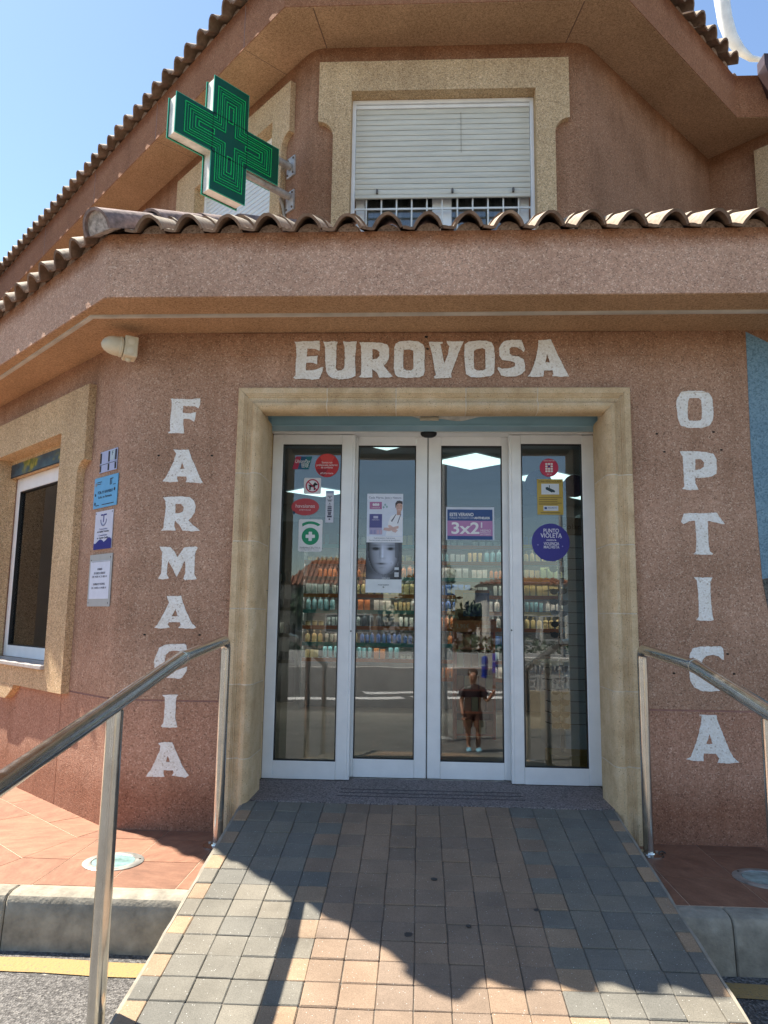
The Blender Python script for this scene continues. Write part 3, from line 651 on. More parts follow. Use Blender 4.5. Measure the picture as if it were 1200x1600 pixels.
for z in zz[1:]+[2.188]:
    for sd_, x in ((-1, XL), (1, XR)): joint_slice([[FRONT(x+sd_*u, v, z-.0035) for u, v in prof_in()], [FRONT(x+sd_*u, v, z+.0035) for u, v in prof_in()]]) if z < 2.18 else None
for a, b in zip(zz, zz[1:]):
    sblock_v(-1, a, b); sblock_v(1, a, b)
sblock_v(-1, 1.81, 2.188, True); sblock_v(1, 1.81, 2.188, True)
SUR_T = [(-.012, -.06)] + SUR[1:]
xj = [XL, -.54, -.139, .264, .674, XR]
for i, (a, b) in enumerate(zip(xj, xj[1:])):
    mb = MB(); vs = []; n = len(SUR)
    for k, (x, e) in enumerate(((a+.0025, .003), (a+.006, 0), (b-.006, 0), (b-.0025, .003))):
        for u, v in SUR_T:
            xx = x
            if i == 0 and k < 2: xx = XL-u+.001
            if i == 4 and k > 1: xx = XR+u-.001
            vs.append(FRONT(xx, v-e, ZT+u))
    fs = [tuple(range(n)), tuple(reversed(range(3*n, 4*n)))]
    for k in range(3): fs += [(k*n+q, k*n+(q+1) % n, (k+1)*n+(q+1) % n, (k+1)*n+q) for q in range(n)]
    mb.add(vs, fs); mb.build('surround_stone', M['stone'], B, smooth=32)
for x in xj[1:-1]: joint_slice([[FRONT(x-.0035, max(v, -.06), ZT+u) for u, v in prof_in()], [FRONT(x+.0035, max(v, -.06), ZT+u) for u, v in prof_in()]])
mb = MB()   # mortar behind the open joints
mb.box((XL-.125, -.2, -.19), (XL-.002, .026, 2.31), FRONT); mb.box((XR+.002, -.2, -.19), (XR+.125, .026, 2.31), FRONT); mb.box((XL, -.05, ZT+.004), (XR, .022, 2.31), FRONT)
mb.build('joint_mortar', M['mortar'], B)
# inner reveal stones between guide rail and door
for side, x in ((-1, -.968), (1, 1.118)):
    for a, b in zip([0, .34, .75, 1.16, 1.57, 1.95], [.34, .75, 1.16, 1.57, 1.95, 2.26]):
        xa, xb = (x, x-.15) if side < 0 else (x, x+.15)
        MB().box((xa, -.56, a+.0015), (xb, -.272, b-.0015), FRONT, bev=.003).build('reveal_stone', M['stone'], B)
    xg = -.962 if side < 0 else 1.108
    mb = MB(); mb.box((xg-.008, -.272, 0), (xg+.008, -.258, 2.16), FRONT, bev=.002)
    mb.build('guide_rail', M['white_strip'], B)
    mb = MB(); mb.box((xg-.0035-(.014 if side < 0 else -.014), -.266, 0), (xg+.0035-(.014 if side < 0 else -.014), -.2605, 2.16), FRONT)
    mb.build('guide_slot', M['black'], B)
# roller-shutter housing (blue-grey band) under the lintel
mb = MB(); mb.box((-.952, -.40, 2.170), (1.098, -.25, 2.30), FRONT, bev=.003); mb.box((-.952, -.2495, 2.166), (1.098, -.243, 2.174), FRONT, bev=.002)
mb.build('shutter_housing', M['blue_band'], B)
mb = MB(); mb.box((-.95, -.54, 2.226), (1.11, -.40, 2.3), FRONT); mb.build('lintel', M['stone'], B)
# threshold slab
mb = MB(); mb.box((-.965, -.70, -.05), (1.105, .0, 0.0), FRONT); mb.build('threshold', M['granite'], B)
mb = MB()
for k in range(3):
    v = -.16-.085*k; mb.box((-.45, v, .0), (.60, v+.012, .0012), FRONT)
mb.build('threshold_groove', simple('threshold_groove_dark', (.05, .045, .05), .7, .1, 30), B)

# --- canopy: fascia, soffit, gutter strip
FC = Vector((-1.69, -.50, 0))
def ring(P, off_front, off_left):
    pass
def band(pts_out, pts_in, z0, z1, name, m, smooth=False):
    poly = [(p[0], p[1]) for p in pts_out] + [(p[0], p[1]) for p in reversed(pts_in)]
    mb = MB(); mb.prism(poly, z0, z1, lambda a, h, b: (a, b, h)); return mb.build(name, M[m], B, smooth=smooth)
fo = [Vector((4.6, -.5, 0))] + [Vector((FC.x+.03, FC.y, 0)), FC+Vector((.0, .004, 0)), FC+DL*.03] + [FC+DL*7.5]
nl = Vector((math.sin(A42), math.cos(A42), 0))
fi = [Vector((4.6, -.30, 0)), FC+Vector((.08, .2, 0)), FC+nl*.2+DL*.0+Vector((.0, 0, 0)), FC+nl*.2+DL*.05, FC+DL*7.5+nl*.2]
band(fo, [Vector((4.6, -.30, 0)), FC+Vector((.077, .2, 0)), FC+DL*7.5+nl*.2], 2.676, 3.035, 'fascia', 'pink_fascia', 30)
so = [Vector((4.6, -.30, 0)), FC+Vector((.077, .2, 0)), FC+DL*7.5+nl*.2]
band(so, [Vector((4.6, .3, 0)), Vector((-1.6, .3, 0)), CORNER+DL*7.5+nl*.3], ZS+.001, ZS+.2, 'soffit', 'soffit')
# soffit strip of the same colour under the fascia, 3 mm proud
def offs(P, k): return FC+Vector((k*.384, k, 0))
mb = MB()
g0 = [Vector((4.6, -.494, 0)), offs(FC, .006), FC+DL*7.5+nl*.006]; g1 = [Vector((4.6, .2, 0)), Vector((-1.6, .2, 0)), CORNER+DL*7.5+nl*.2]
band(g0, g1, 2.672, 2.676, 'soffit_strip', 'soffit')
cdl = [Vector((4.6, -.30, 2.664)), Vector((-1.865, -.265, 2.664)), Vector((-1.865, -.265, 2.664))+Vector((-3.02+1.865, .816+.265, 0))*5]
def ribbon(path, w_, h_, name, m):
    mb = MB(); L_ = []
    for i, p in enumerate(path):
        d1 = (p-path[i-1]).normalized() if i else (path[1]-p).normalized(); d2 = (path[i+1]-p).normalized() if i < len(path)-1 else d1
        n1 = Vector((-d1.y, d1.x, 0)); n2 = Vector((-d2.y, d2.x, 0)); n_ = (n1+n2).normalized(); k = 1/max(.5, n_.dot(n1))
        for s_, z in ((-1, 0), (1, 0), (1, h_), (-1, h_)): L_.append(p+n_*(s_*w_/2*k)+Vector((0, 0, z)))
    fs = [(0, 1, 2, 3), tuple(len(L_)-4+i for i in (3, 2, 1, 0))]
    for i in range(len(path)-1): fs += [(i*4+k, i*4+(k+1) % 4, (i+1)*4+(k+1) % 4, (i+1)*4+k) for k in range(4)]
    mb.add(L_, fs); return mb.build(name, M[m], B)
ribbon([Vector((p.x, p.y, 2.659)) for p in cdl], .024, .013, 'cable_duct', 'white_strip')

# --- roof tiles
def tile_profile(n=16, pitch=.2115, hgt=.073):
    pts = []
    for i in range(n+1):
        x = pitch*i/n
        if x < .058: z = .004*math.cos(x/.058*math.pi)
        else: t_ = (x-.058)/(pitch-.058); z = hgt*(math.sin(math.pi*t_)**.72 if 0 < t_ < 1 else 0)
        pts.append((x, z))
    return pts
def tile_mesh(length=.42, th=.015, j=0):
    mb = MB(); pr = tile_profile(); n = len(pr); vs = []
    nor = []
    for i in range(n):
        a = pr[max(0, i-1)]; b = pr[min(n-1, i+1)]; dx, dz = b[0]-a[0], b[1]-a[1]; L_ = math.hypot(dx, dz); nor.append((-dz/L_, dx/L_))
    for y, sc_ in ((0, 1.0), (length, .93)):
        for (x, z), (nx, nz) in zip(pr, nor): vs.append((x+.002*random.uniform(-j, j), y, z*sc_+.002*random.uniform(-j, j)))
        for (x, z), (nx, nz) in zip(pr, nor): vs.append((min(max(x-nx*th, .0), .2115), y, z*sc_-nz*th))
    fs = []
    for i in range(n-1):
        fs += [(i, i+1, 2*n+i+1, 2*n+i), (n+i, 3*n+i, 3*n+i+1, n+i+1), (i, n+i, n+i+1, i+1), (2*n+i, 2*n+i+1, 3*n+i+1, 3*n+i)]
    fs += [(0, 2*n, 3*n, n), (n-1, 2*n-1, 4*n-1, 3*n-1)]
    mb.add(vs, fs); return mb.mesh('roof_tile', M['tile'], smooth=35)
TM = [tile_mesh(j=1) for _ in range(5)]
def tile_run(start, dirv, n, up, slope, courses=2, phase=0):
    """start: eave point; dirv: along the eave (to the right seen from outside); up: plan direction up the roof"""
    dv = Vector(dirv).normalized(); uv = Vector(up).normalized()
    ys = (uv*math.cos(slope)+Vector((0, 0, math.sin(slope)))).normalized(); zs = dv.cross(ys).normalized()
    for c in range(courses):
        for i in range(n):
            if c and random.random() < 0: continue
            org = Vector(start)+dv*(.212*(i+phase)+random.uniform(-.002, .002))+ys*(c*.34+random.uniform(-.008, .004))+zs*(.012*c+random.uniform(-.003, .003))
            m = Matrix((dv, ys, zs)).transposed().to_4x4(); m.translation = org
            inst('roof_tile', random.choice(TM), m @ Matrix.Rotation(random.uniform(-.02, .02), 4, 'Z') @ Matrix.Rotation(-.03*c, 4, 'X'), B)
S1 = math.atan(.5)
# front canopy eave: a crest of a tile sits at x = -0.81 + k*.212
tile_run((-.81-.137-.212*3, -.556, 3.030), (1, 0, 0), 26, (0, 1, 0), S1, 2)
EL = FC-nl*.055     # left canopy eave
n_left = 26
tile_run(EL+DL*(.212*n_left+.02)+Vector((0, 0, 3.030)), -DL, n_left, nl, S1, 1)
tile_run(EL+DL*(.212*n_left+.02)+Vector((0, 0, 3.030))+nl*.30+Vector((0, 0, .16)), -DL, n_left-1, nl, S1, 1)
# mortar packed under the barrels
def packing(F_start, dv, up, n, phase_pts):
    pass
def mortar_run(start, dirv, n, out, z):
    dv = Vector(dirv).normalized(); ov = Vector(out).normalized()
    for i in range(n):
        c0 = Vector(start)+dv*(.212*i+.137); pts = []
        hh = .050+random.uniform(-.008, .006)
        for k in range(11):
            t_ = k/10; x = -.066+.132*t_; pts.append((x, hh*math.sin(math.pi*t_)**.6 if 0 < t_ < 1 else 0))
        rec = random.uniform(.0, .008)
        F = lambda a, h, b, c0=c0: tuple(c0+dv*a+ov*h+Vector((0, 0, z+b)))
        MB().prism([(-.068, -.004)]+pts+[(.068, -.004)], -.10, -.002-rec, F).build('tile_bedding', M['roof_mortar'], B, smooth=40)
mortar_run((-.81-.137-.212*3, -.50, 0), (1, 0, 0), 26, (0, -1, 0), 3.034)
mortar_run(FC+DL*(.212*n_left+.02), -DL, n_left, -nl, 3.034)
# roof decks of the canopy (behind the tiles)
mb = MB()
hipA = Vector((FC.x+.03, FC.y+.03, 3.035)); hipB = Vector((-.84, 1.0, 3.80))
mb.add([(4.6, -.47, 3.035), tuple(hipA), tuple(hipB), (1.24, 1.0, 3.80), (4.6, 1.0+3.3, 3.80+1.0)], [(0, 1, 2, 3, 4)])
farL = FC+DL*7.5; mb.add([tuple(hipA), (farL.x, farL.y, 3.035), (-.84-5.2, 6.2, 3.80), tuple(hipB)], [(0, 1, 2, 3)])
mb.build('canopy_deck', M['ridge'], B)
# hip ridge: overlapping half-round tiles with a mortared end
hd = (hipB-hipA).normalized(); hs = hd.cross(Vector((0, 0, 1))).normalized(); hu = hs.cross(hd).normalized()
for k in range(5):
    o_ = hipA-hd*.125+hd*(.40*k)+hu*(.046+.010*(k % 2)); mb = MB(); n = 14; vs = []; fs = []
    for y, r_ in ((0, .104), (.43, .086)):
        for q in range(n+1):
            t_ = math.pi*(-.08+1.16*q/n); vs.append(o_+hd*y+hs*(r_*math.cos(t_))+hu*(r_*math.sin(t_)))
        for q in range(n+1):
            t_ = math.pi*(-.08+1.16*q/n); r2 = r_-.016; vs.append(o_+hd*y+hs*(r2*math.cos(t_))+hu*(r2*math.sin(t_)))
    N = n+1
    for q in range(n): fs += [(q, q+1, 2*N+q+1, 2*N+q), (N+q, 3*N+q, 3*N+q+1, N+q+1), (q, N+q, N+q+1, q+1), (2*N+q, 2*N+q+1, 3*N+q+1, 3*N+q)]
    fs += [(0, 2*N, 3*N, N), (n, N+n, 3*N+n, 2*N+n)]
    mb.add(vs, fs); mb.build('ridge_tile', M['ridge'], B, smooth=35)
mb = MB(); o_ = hipA-hd*.105+hu*.046; disc = []
for q in range(17):
    t_ = math.pi*(-.08+1.16*q/16); disc.append((.091*math.cos(t_), .091*math.sin(t_)))
mb.prism(disc, -.0, .07, lambda a, h, b: tuple(o_+hs*a+hu*b+hd*h)); mb.build('ridge_end_mortar', simple('grey_ridge_mortar', (.38, .34, .31), .95, .35, 35, bmp=.8, bscale=70), B, smooth=30)

# --- upper floor
ZU = 5.40
UK = [(-.54, .856)]
def uwall(F, rects, name='upper_wall', m='pink'):
    mb = MB()
    for u0, u1, z0, z1 in rects: mb.box((u0, -.25, z0), (u1, 0, z1), F)
    return mb.build(name, M[m], B)
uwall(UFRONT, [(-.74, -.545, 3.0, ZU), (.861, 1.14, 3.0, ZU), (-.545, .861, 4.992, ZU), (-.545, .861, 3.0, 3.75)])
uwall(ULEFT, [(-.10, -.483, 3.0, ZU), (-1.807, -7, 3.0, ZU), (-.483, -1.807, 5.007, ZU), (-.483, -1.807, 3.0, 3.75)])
uwall(URIGHT, [(.10, 2.128, 3.0, ZU)]); uwall(URET, [(0, .83, 3.0, ZU)])
pc = arc_corner(Vector((-.84, 1.0, 0)), D45L*-1, Vector((1, 0, 0)), .10)
mb = MB(); mb.prism([(p.x, p.y) for p in pc]+[(-.70, 1.25), (-.90, 1.35)], 3.0, ZU, lambda a, h, b: (a, b, h)); mb.build('upper_wall_corner', M['pink'], B, smooth=30)
pc = arc_corner(Vector((1.24, 1.0, 0)), Vector((1, 0, 0)), D45R, .10)
mb = MB(); mb.prism([(p.x, p.y) for p in pc]+[(1.30, 1.33), (1.10, 1.25)], 3.0, ZU, lambda a, h, b: (a, b, h)); mb.build('upper_wall_corner', M['pink'], B, smooth=30)
def surround(F, o0, o1, n0, n1, ztop, znotch, zbot, w0, w1, wt, wb, th=.05, closed=False):
    """flat raised band round an opening with ears at the top; w0..w1, wb..wt the opening"""
    def ear(x_out, x_in, sg):
        pts = []
        for k in range(7):
            t_ = k/6*math.pi/2; rr = abs(x_in-x_out)
            pts.append((x_in+(x_out-x_in)*(1-math.sin(t_))*.999+0, znotch-rr*(1-math.cos(t_))*1.1-.0))
        return pts
    L1 = [(o0, znotch)] + [(o0+(n0-o0)*k/6*1.0, znotch - .0) for k in ()]
    def curve(xo, xi):
        r_ = abs(xi-xo); d = 1 if xi > xo else -1
        return [(xo+d*r_*math.sin(k/6*math.pi/2), znotch-r_*(1-math.cos(k/6*math.pi/2))) for k in range(7)]
    left = curve(o0, n0); right = curve(o1, n1)
    mb = MB()
    if closed:
        outer = [(o0, ztop)]+left+[(n0, zbot), (n1, zbot)]+list(reversed(right))+[(o1, ztop)]
        mb.prism(outer, -.12, th, lambda a, h, b: F(a, h, b), [(w0, wb), (w1, wb), (w1, wt), (w0, wt)])
    else:
        outer = [(o0, ztop)]+left+[(n0, zbot), (w0, zbot), (w0, wt), (w1, wt), (w1, zbot), (n1, zbot)]+list(reversed(right))+[(o1, ztop)]
        mb.prism(outer, -.12, th, lambda a, h, b: F(a, h, b))
    return mb.build('window_surround', M['sand'], B)
surround(UFRONT, -.791, 1.108, -.675, .998, 5.235, 4.735, 3.2, -.54, .856, 4.985, 3.8)
surround(ULEFT, -2.17, -.245, -2.06, -.345, 5.235, 4.80, 3.2, -1.80, -.49, 5.0, 3.8)
surround(LEFT, -2.50, -.525, -2.42, -.620, 2.463, 1.965, .505, -2.20, -.915, 2.20, .63, closed=True)
MB().box((.43, -.12, 4.62), (.826, .05, 5.25), URET, bev=.004).build('window_surround', M['sand'], B)
def upper_window(F, a, b, top, zs, recess, slat_m, sl=.0447, bars=True, lab=None):
    """frame, rolled shutter of single slats, sash and grille"""
    mb = MB(); v = -recess
    mb.box((a, v-.05, 3.75), (a+.028, v, top), F, bev=.003); mb.box((b-.028, v-.05, 3.75), (b, v, top), F, bev=.003)
    mb.box((a, v-.05, top-.03), (b, v+.001, top), F, bev=.003); mb.box((a+.028, v-.05, top-.062), (b-.028, v-.012, top-.034), F, bev=.003)
    wdw = mb.build('window', M['white_alu'], B)
    if lab: wdw['label'] = lab
    z = top-.066; k = 0
    while z > zs:
        z0 = z-sl; mb = MB(); pts = [(v-.030, z0+.003), (v-.022, z0+.004), (v-.0185, z0+sl*.35), (v-.0185, z0+sl*.65), (v-.022, z-.001), (v-.030, z-.0005)]
        vs = [F(a+.03, p, q) for p, q in pts]+[F(b-.03, p, q) for p, q in pts]; n = 6
        mb.add(vs, [tuple(range(n)), tuple(reversed(range(n, 2*n)))]+[(i, (i+1) % n, n+(i+1) % n, n+i) for i in range(n)])
        mb.build('shutter_slat', M[slat_m], wdw); z = z0; k += 1
    MB().box((a+.03, v-.034, z-.03), (b-.03, v-.014, z-.001), F, bev=.004).build('shutter_bottom_rail', M[slat_m], wdw)
    # dark between the slats
    MB().box((a+.028, v-.040, z), (b-.028, v-.0305, top-.06), F).build('shutter_backing', ink((.05, .045, .035)), wdw)
    # sash behind
    mb = MB(); w2 = v-.10; m_ = (a+b)/2
    for p, q in ((a+.03, a+.10), (m_-.075, m_-.004), (m_+.004, m_+.075), (b-.10, b-.03)): mb.box((p, w2-.04, 3.8), (q, w2, top), F, bev=.004)
    mb.build('sash', M['white_alu'], wdw)
    for p, q in ((a+.10, m_-.075), (m_+.075, b-.10)):
        MB().box((p, w2-.024, 3.8), (q, w2-.018, top), F).build('pane', M['window_glass'], wdw)
    MB().box((a+.02, w2-.10, 3.7), (b-.02, w2-.085, top), F).build('inner_curtain', simple('pale_curtain', (.60, .62, .62), .8, .2, 6, stretch=(8, 8, .4)), wdw)
    if bars:
        vb = v-.050
        nb = round((b-a)/.1125)
        for i in range(1, nb):
            x = a+(b-a)*i/nb; pts = [F(x, vb, 3.78), F(x, vb, 4.30)]
            MB().tube(pts, .0065, 8).build('grille_bar', M['sun_white'], wdw, smooth=True)
        MB().box((a+.012, vb-.005, 4.094), (b-.012, vb+.005, 4.108), F).build('grille_rail', M['sun_white'], wdw)
    return wdw
wd = upper_window(UFRONT, -.54, .856, 4.983, 4.225, .055, 'shutter')
upper_window(ULEFT, -1.80, -.49, 4.998, 3.82, .055, 'shutter_white', bars=False)
# cord and lock of the front shutter
MB().tube([UFRONT(.30, -.070, 4.88), UFRONT(.302, -.068, 4.54)], .0016, 5).build('shutter_cord', ink((.25, .22, .16)), wd)
for x in (.235+.0, .695, -.34): MB().box((x-.008, -.073, 4.205), (x+.008, -.052, 4.24), UFRONT, bev=.003).build('shutter_stop', ink((.12, .11, .1)), wd)

# --- upper eaves
KO = .40
def corner2(kx, ky): return None
cl = Vector((-.24-.17*0, 0, 0))
P1 = Vector((-.41-.60, .60, 0)); P2 = Vector((.60+.86, .60, 0)); P3 = Vector((2.765, 1.905, 0)); P4 = P3+Vector((2.4, 0, 0)); P0_ = P1+D45L*9
eo = [P0_, P1, P2, P3, P4]
Q1 = Vector((-.84, 1.0, 0)); Q2 = Vector((1.24, 1.0, 0)); Q3 = Vector((2.745, 2.505, 0)); Q4 = Q3+Vector((C45, -C45, 0))*2.4; Q0 = Q1+D45L*9
qi = [Q0, Q1, Q2, Q3, Q4]
def inset(pts, k):   # push the eave line inwards by k
    nr = [Vector((C45, C45, 0)), Vector((0, 1, 0)), Vector((-C45, C45, 0)), Vector((0, 1, 0))]; out = []
    for i, p in enumerate(pts):
        a = nr[max(0, i-1)]; b = nr[min(3, i)]; s_ = a+b; s_ = s_/ (1+a.dot(b)) if (1+a.dot(b)) > .1 else a
        out.append(p+s_*k)
    return out
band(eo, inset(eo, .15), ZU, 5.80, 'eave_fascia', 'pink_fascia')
# the eave soffit runs from the fascia back over the wall heads
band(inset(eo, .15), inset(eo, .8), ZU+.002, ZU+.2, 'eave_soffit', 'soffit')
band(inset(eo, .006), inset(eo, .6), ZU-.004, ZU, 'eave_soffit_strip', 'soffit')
# movement joints in the eave
def eave_joint(a, b, z=ZU-.0045, w_=.008):
    d = (b-a).normalized(); n_ = Vector((-d.y, d.x, 0)); mb = MB()
    vs = [a-n_*w_/2, b-n_*w_/2, b+n_*w_/2, a+n_*w_/2]; mb.add([(v.x, v.y, z) for v in vs]+[(v.x, v.y, z+.0035) for v in vs], [(0, 1, 2, 3), (4, 5, 6, 7), (0, 1, 5, 4), (1, 2, 6, 5), (2, 3, 7, 6), (3, 0, 4, 7)]); mb.build('movement_joint', ink((.16, .09, .06)), B)
for a, b in ((Vector((-.745, 1.0, 0)), Vector((-.80, .61, 0))), (Vector((1.10, 1.0, 0)), Vector((1.16, .61, 0)))): eave_joint(a, b)
for t_ in (.55, 2.1, 3.6, 5.2):
    a = P1+D45L*t_; eave_joint(a+Vector((C45, C45, 0))*.01, a+Vector((C45, C45, 0))*.40, w_=.005)
    MB().box((-.003, 0, ZU+.01), (.003, .0015, 5.78), frame(a, (C45, -C45, 0), (-C45, -C45, 0))).build('movement_joint', ink((.2, .12, .09)), B)
nl45 = Vector((C45, C45, 0)); nr45 = Vector((-C45, C45, 0))
S2 = math.atan(.42)
nL = 38; a0 = P1-nl45*.075
tile_run(a0+D45L*(.212*nL)+Vector((0, 0, 5.815)), -D45L, nL, nl45, S2, 1); mortar_run(P1+D45L*(.212*nL), -D45L, nL, -nl45, 5.80)
tile_run(P2-nr45*.075+D45R*.06+Vector((0, 0, 5.815)), D45R, 8, nr45, S2, 1); mortar_run(P2+D45R*.06, D45R, 9, -nr45, 5.80)
tile_run(P1+Vector((.05, -.075, 5.815)), (1, 0, 0), 11, (0, 1, 0), S2, 1)
tile_run(P3+Vector((.42, -.075, 5.815)), (1, 0, 0), 8, (0, 1, 0), S2, 1)
# main roof decks
rz_ = 5.80; rr_ = inset(eo, 2.6); mb = MB()
vs = [(p.x, p.y, rz_) for p in inset(eo, .02)]+[(p.x, p.y, rz_+1.05) for p in rr_]
mb.add(vs, [(0, 1, 6, 5), (1, 2, 7, 6), (2, 3, 8, 7), (3, 4, 9, 8)]); mb.add([vs[5], vs[6], vs[7], vs[8], vs[9], (3, 12, 6.85), (-8, 12, 6.85)], [(0, 1, 2, 3, 4, 5, 6)])
mb.build('roof_deck', M['tile'], B)
# brown rain spout at the valley
mb = MB(); mb.prism([(.20, 5.80), (.27, 5.56), (.40, 5.46), (.60, 5.46), (.60, 5.88), (.20, 5.90)], P3.y-.14, P3.y-.004, lambda a, h, b: (P3.x+a, h, b)); mb.build('rain_spout', simple('dark_brown_metal', (.06, .03, .028), .45, .2, 8), B)
# --- ground-floor window in the left wall
a, b, zb, zt = -2.20, -.915, .63, 2.20
mb = MB(); v = -.13
wl, wr, wb_, wt_ = -2.20, -1.0, .665, 2.065
mb.box((wl, v-.05, wb_), (wl+.075, v, wt_), LEFT, bev=.004); mb.box((wr-.07, v-.05, wb_), (wr, v, wt_), LEFT, bev=.004)
mb.box((wl+.075, v-.05, wb_), (wr-.07, v, wb_+.085), LEFT, bev=.004); mb.box((wl+.075, v-.05, wt_-.11), (wr-.07, v, wt_), LEFT, bev=.004)
lw = mb.build('window', M['white_alu'], B)
mb = MB(); mb.box((wl+.075, v-.03, wb_+.085), (wl+.083, v-.002, wt_-.11), LEFT); mb.box((wl+.083, v-.03, wt_-.118), (wr-.07, v-.002, wt_-.11), LEFT); mb.box((wl+.083, v-.03, wb_+.085), (wr-.07, v-.002, wb_+.092), LEFT)
mb.build('gasket', M['black'], lw)
MB().box((wl+.083, v-.028, wb_+.092), (wr-.07, v-.022, wt_-.118), LEFT).build('pane', M['window_glass'], lw)
# head box with printed flower band
MB().box((wl, -.14, wt_+.001), (-.915, -.075, 2.20), LEFT).build('head_box', M['sand'], lw)
def flower_band():
    m, t, p = _nt('printed_flower_band'); co = world_co(t)
    c = ramp(t, noise(t, co, 5, 3, .6, (1, 1, 2)), [(.3, (.01, .03, .05)), (.5, (.03, .09, .13)), (.62, (.05, .13, .17)), (.75, (.20, .26, .24))])
    f = ramp(t, noise(t, co, 3.1, 3, .5, (1, 1, 1.4)), [(.56, 0.0), (.62, 1.0)])
    c = mixc(t, c, ramp(t, noise(t, co, 24, 2), [(.4, (.10, .14, .02)), (.6, (.34, .30, .04))]), f)
    t.links.new(c, p.inputs['Base Color']); p.inputs['Roughness'].default_value = .35; return m
MB().box((wl+.01, -.075, 2.068), (-.935, -.072, 2.168), LEFT).build('flower_band', flower_band(), lw)
MB().box((wl+.01, -.0749, 2.059), (-.935, -.070, 2.067), LEFT).build('band_edge', M['black'], lw)
# granite sill and bracket foot of the surround
MB().box((-2.21, -.14, .635), (-.905, .075, .662), LEFT, bev=.004).build('window_sill', simple('speckled_sill', (.42, .38, .35), .5, .2, 90), B)
mb = MB(); pts = [(-1.56, .505), (-1.50, .44), (-1.46, .452), (-1.42, .50), (-1.42, .53), (-2.0, .53), (-2.0, .44), (-1.56, .44)]
mb.prism([(-1.42, .504), (-1.44, .475), (-1.475, .452), (-1.52, .425), (-1.56, .405), (-1.75, .405), (-1.75, .504)], 0, .05, lambda a, h, b: LEFT(a, h, b)); mb.build('surround_bracket', M['sand'], B)

# ================================================================== ENTRANCE DOOR
D = thing('entrance_door', (.07, .54, 0), 'white framed four-leaf glass sliding door under the pharmacy name', 'door')
YF, YS = .54, .62
def leaf(x0, x1, gx0, gx1, yf, z0, zt, g0, g1, name='door_leaf', lab=None):
    F = frame((0, yf, 0), (1, 0, 0), (0, -1, 0)); mb = MB(); d = .048
    mb.box((x0, -d, z0), (gx0, 0, zt), F, bev=.004); mb.box((gx1, -d, z0), (x1, 0, zt), F, bev=.004)
    mb.box((gx0+.0006, -d, z0), (gx1-.0006, -.0012, g0), F, bev=.0015); mb.box((gx0+.0006, -d, g1), (gx1-.0006, -.0012, zt), F, bev=.0015)
    l = mb.build(name, M['white_alu'], D)
    mb = MB(); k = .007
    mb.box((gx0, -.026, g0), (gx0+k, -.004, g1), F); mb.box((gx1-k, -.026, g0), (gx1, -.004, g1), F); mb.box((gx0+k, -.026, g0), (gx1-k, -.004, g0+k), F); mb.box((gx0+k, -.026, g1-k), (gx1-k, -.004, g1), F)
    mb.build('gasket', M['black'], l)
    MB().box((gx0+k, -.022, g0+k), (gx1-k, -.016, g1-k), F).build('pane', M['glass'], l)
    return F, l
FL1, l1 = leaf(-.966, -.437, -.897, -.509, YF, .004, 2.185, .112, 2.119)
FL2, l2 = leaf(-.449, .052, -.407, -.024, YS, .008, 2.19, .118, 2.131)
FL3, l3 = leaf(.058, .605, .142, .540, YS, .008, 2.19, .112, 2.131)
FL4, l4 = leaf(.592, 1.122, .655, 1.043, YF, .004, 2.185, .104, 2.126)
mb = MB(); mb.box((-.966, .50, 2.186), (1.122, .535, 2.235), None, bev=.002); mb.box((-.966, .54, 2.19), (1.122, .70, 2.235), None, bev=.002); mb.build('header_rail', M['white_alu'], D)
# narrow cover strips at the overlap
MB().box((-.4365, YF+.004, .006), (-.4225, YF+.045, 2.186)).build('edge_strip', M['white_alu'], D)
MB().box((.577, YF+.004, .006), (.5915, YF+.045, 2.186)).build('edge_strip', M['white_alu'], D)
MB().box((.0525, YS+.003, .01), (.0575, YS+.04, 2.19)).build('meeting_seal', M['black'], D)
mb = MB(); mb.lathe([(.052, 0), (.052, .02), (.045, .035), (.028, .046), (0.001, .05)], 20, lambda x, y, z: (.057+x, .499-y*.55, 2.190-z*.72)); mb.build('motion_sensor', M['black'], D, smooth=40)
MB().box((-.956, YS+.0, -.002), (1.11, YS+.06, .0035)).build('floor_track', M['galv'], D)
for x, z in ((-.427, .91), (.583, .93)): MB().lathe([(.005, 0), (.005, .003)], 8, lambda a, b, c, x=x, z=z: (x+a, YF+.003-c, z+b)).build('lock_dot', M['black'], D)
# crumpled foil strip caught above the beam: plastic film hanging from the shutter box
mb = MB(); n = 24; vs = []
for i in range(n+1):
    t_ = i/n; x = -.16+.70*t_; sag = -.052*math.sin(math.pi*t_)**.8+.006*math.sin(t_*19)
    for j in range(3): vs.append((x, .236-.012*j+.004*math.sin(t_*14+j), 2.252+sag+.018*(j-0)*(1-.4*math.sin(math.pi*t_))+.0))
mb.add(vs, [(i*3+j, (i+1)*3+j, (i+1)*3+j+1, i*3+j+1) for i in range(n) for j in range(2)])
film = mb.build('plastic_film', simple('grey_plastic_film', (.50, .49, .44), .25, .25, 14), None, smooth=True); tag(film, 'strip of grey plastic film sagging over the blue band above the door', 'film')
o = MB().box((.0, .205, 2.192), (.115, .222, 2.212), bev=.003).build('film_tag', M['ivory'], None); tag(o, 'small pale label stuck on the plastic film above the door', 'label')

